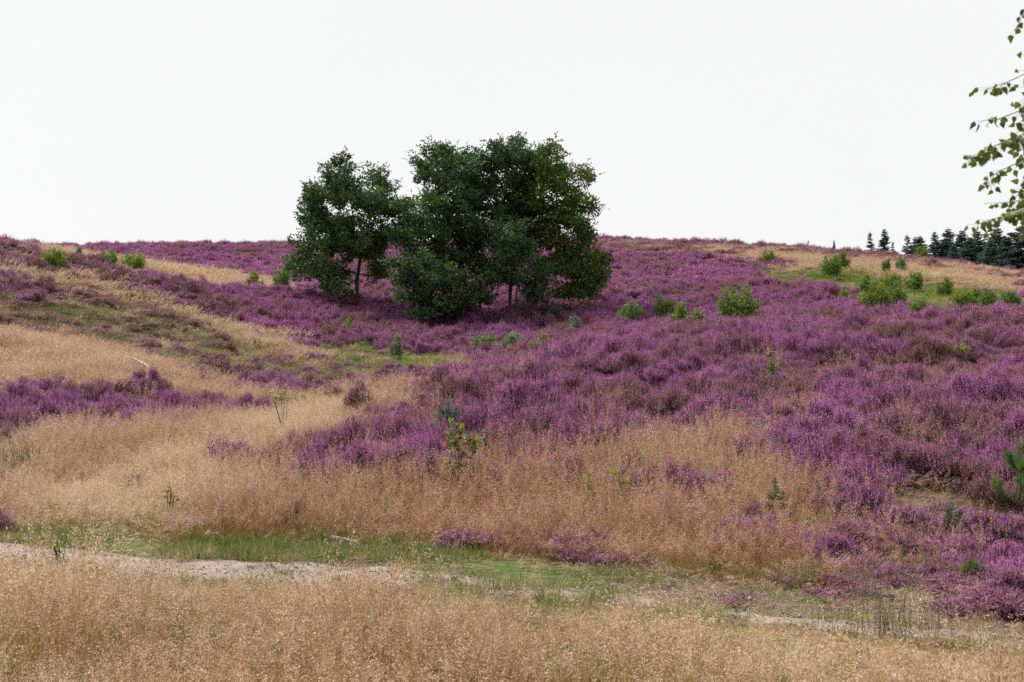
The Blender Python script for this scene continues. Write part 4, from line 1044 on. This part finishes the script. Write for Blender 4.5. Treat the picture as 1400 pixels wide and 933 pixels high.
def brush(name, label, u, v, wm, hm, n_, lift, seed, D=None, tw=.006):
    gg = np.random.default_rng(seed); G = Geo(); b = gp(u, v, 0, D) if D else gp(u, v, lift)-[0, 0, lift]
    for i in range(n_):
        c = np.array([gg.uniform(-.5, .5)*wm, gg.uniform(-.3, .3)*wm, gg.uniform(.02, hm)]); d_ = unit(np.array([gg.normal(0, 1), gg.normal(0, .5), gg.normal(0, .25)]))
        L_ = gg.uniform(.12, .35)*min(1, wm); tube(G, [c-d_*L_*.5, c+gg.normal(0, .02, 3), c+d_*L_*.5], [tw, tw*.8, tw*.4], 0, 4)
    o = G.build(name, [M['deadwood']], None); o.location = b; tag(o, label, 'brushwood')
brush('brushwood_heap', 'grey brushwood heap in the hollow beside the pale log', 246, 507, 1.5, .35, 130, .2, 51, tw=.009)
brush('brushwood_heap', 'small heap of dead heather twigs on the verge below the grass', 862, 776, .5, .07, 60, 0, 52, tw=.004)
brush('brushwood_heap', 'grey dead twigs in the gap under the heather bank', 1240, 655, 1.0, .12, 70, .1, 53, tw=.005)
brush('brushwood_heap', 'dry dead stems on bare soil near the right heather bank', 1250, 800, .9, .05, 70, 0, 54, tw=.003)
t0 = gp(388, 600, .0)
G = Geo()
for k in range(9):
    a = rng.uniform(-1, 1); tube(G, [[0, 0, 0], [a*.06, rng.normal(0, .03), .25], [a*.17, rng.normal(0, .06), rng.uniform(.38, .62)]], [.006, .004, .002], 0, 4)
o = G.build('dead_twigs', [M['stemwood']], None); o.location = t0; tag(o, 'bare dark twig spray sticking up at the tip of the heather mound', 'twigs')

# ------------------------------------------------------------------ birch that reaches in from the side
bb = np.array([2.75, 4.35, 0.0]); bb[2] = float(ground(bb[0], bb[1]))
br = empty('birch_tree', bb); tag(br, 'birch with drooping leafy twigs hanging in at the top right corner', 'tree')
W_ = Geo(); tt = np.linspace(0, 1, 10)
tp = np.c_[-.25*tt+.05*np.sin(tt*6), .1*tt, 6.4*tt]; tube(W_, tp, .085*(1-tt)+.012, 0, 10)
S = Geo(); G = Geo(); gg = np.random.default_rng(77)
strands = [ # photo pixels of the visible twigs, from the limb to the tip
 ([(1470,-40),(1425,-5),(1396,12),(1380,42)], 3.9, 9), ([(1480,60),(1440,80),(1400,98),(1370,112),(1342,122)], 3.8, 13),
 ([(1470,70),(1410,84),(1396,120),(1392,160),(1396,200)], 3.9, 20), ([(1480,110),(1430,140),(1390,150),(1350,166),(1346,160)], 3.9, 8),
 ([(1490,130),(1430,165),(1395,182),(1360,196),(1340,205),(1318,216)], 3.7, 32), ([(1480,170),(1420,200),(1385,222),(1355,236),(1340,250)], 4.0, 12),
 ([(1470,180),(1425,215),(1396,240),(1388,268),(1384,280)], 3.9, 18), ([(1490,230),(1430,262),(1395,285),(1360,296),(1330,306)], 3.8, 28),
 ([(1470,200),(1410,230),(1400,262),(1398,300),(1394,312)], 3.8, 20), ([(1480,205),(1420,262),(1380,276),(1338,278)], 4.1, 9),
 ([(1470,90),(1420,150),(1404,175),(1400,215)], 3.75, 18), ([(1490,-60),(1450,0),(1420,40),(1405,80)], 3.9, 12)]
for P_, D, nl in strands:
    nl = int(nl*2.3)
    Q = np.array([px(u+7, v, D+gg.normal(0, .05)) for u, v in P_])-bb
    zt = max(1.7, Q[0][2]+gg.uniform(.15, 1.5)); a = np.array([np.interp(zt, tp[:, 2], tp[:, 0]), np.interp(zt, tp[:, 2], tp[:, 1]), zt])
    m1 = a*.62+Q[0]*.38+np.array([0, gg.normal(0, .16), gg.uniform(.12, .34)]); m2 = a*.25+Q[0]*.75+np.array([0, gg.normal(0, .10), gg.uniform(.08, .2)])
    kt = np.linspace(0, 1, 12)[:, None]; limb = (1-kt)**3*a+3*(1-kt)**2*kt*m1+3*(1-kt)*kt**2*m2+kt**3*Q[0]+gg.normal(0, .012, (12, 3))*(kt > 0)*(kt < 1)
    tube(W_, limb, np.linspace(.009, .0028, 12), 0, 6)
    for _k in range(4):      # hanging side twigs outside the picture
        b_ = limb[gg.integers(2, 9)]; ln = gg.uniform(.2, .6); e_ = b_+np.array([gg.uniform(0, .18), gg.normal(0, .12), -ln])
        tube(W_, [b_, (b_+e_)/2+np.array([.04, 0, .05]), e_], [.002, .0015, .0007], 0, 3)
        n3 = int(26*ln)+5; t3 = gg.uniform(.1, 1, n3)[:, None]; c3 = b_+(e_-b_)*t3+gg.normal(0, .025, (n3, 3))
        ax3 = unit(np.array([0, 0, -.6])+gg.normal(0, .5, (n3, 3))); leaf_poly(G, c3, ax3, unit(np.cross(ax3, rand_dirs(n3, gg))), .026*gg.uniform(.6, 1.1, n3), .020, BIR_OUT, 0, gg.uniform(0, 1, n3), .12)
    t = np.linspace(0, 1, len(Q)); t2 = np.linspace(0, 1, 24); C = np.array([np.interp(t2, t, Q[:, c]) for c in range(3)]).T
    tube(W_, C, np.linspace(.0028, .0008, 24), 0, 4)
    tl = gg.uniform(.15, 1, nl)**.8; c = np.array([np.interp(tl, t2, C[:, k]) for k in range(3)]).T
    off = rand_dirs(nl, gg)*gg.uniform(.01, .05, nl)[:, None]; off[:, 2] = -np.abs(off[:, 2])*.7
    for i in range(nl):
        tube(W_, [c[i], c[i]+off[i]], [.0007, .0005], 0, 3, cap=False)
    ax = unit(off*8+np.array([0, 0, -.55])+gg.normal(0, .45, (nl, 3))); sd_ = unit(np.cross(ax, rand_dirs(nl, gg)*.8+np.array([0, 1., 0])))
    leaf_poly(G, c+off, ax, sd_, .025*gg.uniform(.5, 1.15, nl), .019*gg.uniform(.75, 1.1, nl), BIR_OUT, 0, gg.uniform(0, 1, nl), .12)
# the rest of the crown, outside the picture
for _ in range(70):
    zt = gg.uniform(1.9, 6.2); a_ = gg.uniform(-1.2, 2.2); L_ = gg.uniform(.4, .95)*(1.15-zt/8)
    a = np.array([np.interp(zt, tp[:, 2], tp[:, 0]), np.interp(zt, tp[:, 2], tp[:, 1]), zt])
    e = a+np.array([math.cos(a_)*L_, math.sin(a_)*L_, .25*L_]); f = e+np.array([math.cos(a_)*.12, math.sin(a_)*.12, -gg.uniform(.2, .6)])
    tube(W_, [a, (a+e)/2+[0, 0, .06], e, f], [.009, .006, .003, .001], 0, 4)
    nl = 22; t = gg.uniform(0, 1, nl)[:, None]; c = np.where(t < .4, a+(e-a)*(.4+t*1.5), e+(f-e)*((t-.4)/.6))+gg.normal(0, .03, (nl, 3))
    ax = unit(np.array([0, 0, -.6])+gg.normal(0, .5, (nl, 3))); sd_ = unit(np.cross(ax, rand_dirs(nl, gg)))
    leaf_poly(G, c, ax, sd_, .032*gg.uniform(.6, 1.15, nl), .030, BIR_OUT, 0, gg.uniform(0, 1, nl), .12)
W_.build('trunk', [M['birch_bark']], br, True); G.build('foliage', [M['birch_leaf']], br)
# ------------------------------------------------------------------ camera, light, sky
cam_d = bpy.data.cameras.new('camera'); cam = bpy.data.objects.new('camera', cam_d); COL.objects.link(cam)
cam.location = (0, 0, EYE); cam.rotation_euler = (R(90), 0, 0)
cam_d.sensor_width = 36; cam_d.lens = 36*F/1400; cam_d.clip_end = 6000; cam_d.clip_start = .05
cam_d.dof.use_dof = True; cam_d.dof.focus_distance = 15; cam_d.dof.aperture_fstop = 10.0
sc.camera = cam
SUN_EL, SUN_AZ = R(48), R(-48)      # azimuth from +Y towards +X
sd = bpy.data.lights.new('sun', 'SUN'); so = bpy.data.objects.new('sun', sd); COL.objects.link(so)
sd.energy = 4.9; sd.angle = R(1.5); sd.color = (1, .95, .88)
dv = Vector((math.sin(SUN_AZ)*math.cos(SUN_EL), math.cos(SUN_AZ)*math.cos(SUN_EL), math.sin(SUN_EL)))
so.rotation_euler = dv.to_track_quat('Z', 'Y').to_euler(); so.location = (0, 0, 40)
w = bpy.data.worlds.new('World'); sc.world = w; w.use_nodes = True
N = w.node_tree.nodes; L = w.node_tree.links; N.clear()
wo = N.new('ShaderNodeOutputWorld'); bg = N.new('ShaderNodeBackground'); bg.inputs['Strength'].default_value = .1
sk = N.new('ShaderNodeTexSky'); sk.sky_type = 'NISHITA'; sk.sun_disc = False; sk.sun_elevation = SUN_EL; sk.sun_rotation = SUN_AZ
no = N.new('ShaderNodeTexNoise'); no.inputs['Scale'].default_value = 2.5; no.inputs['Detail'].default_value = 4
cr = N.new('ShaderNodeValToRGB'); cr.color_ramp.elements[0].color = (9.3, 9.3, 9.3, 1); cr.color_ramp.elements[1].color = (9.7, 9.7, 9.7, 1)
mx = N.new('ShaderNodeMix'); mx.data_type = 'RGBA'; mx.inputs['Factor'].default_value = .97
tc = N.new('ShaderNodeTexCoord')
L.new(tc.outputs['Generated'], no.inputs[0]); L.new(no.outputs[0], cr.inputs[0]); L.new(sk.outputs[0], mx.inputs[6]); L.new(cr.outputs[0], mx.inputs[7])
L.new(mx.outputs[2], bg.inputs['Color']); L.new(bg.outputs[0], wo.inputs[0])
vs = sc.view_settings
sc.display_settings.display_device = 'sRGB'; vs.view_transform = 'Standard'; vs.look = 'None'; vs.exposure = 0; vs.gamma = 1; vs.use_curve_mapping = False
cy = sc.cycles
cy.use_denoising = False; cy.use_adaptive_sampling = True; cy.adaptive_threshold = .02
cy.max_bounces = 4; cy.diffuse_bounces = 2; cy.glossy_bounces = 1; cy.transmission_bounces = 4; cy.transparent_max_bounces = 4
cy.caustics_reflective = False; cy.caustics_refractive = False
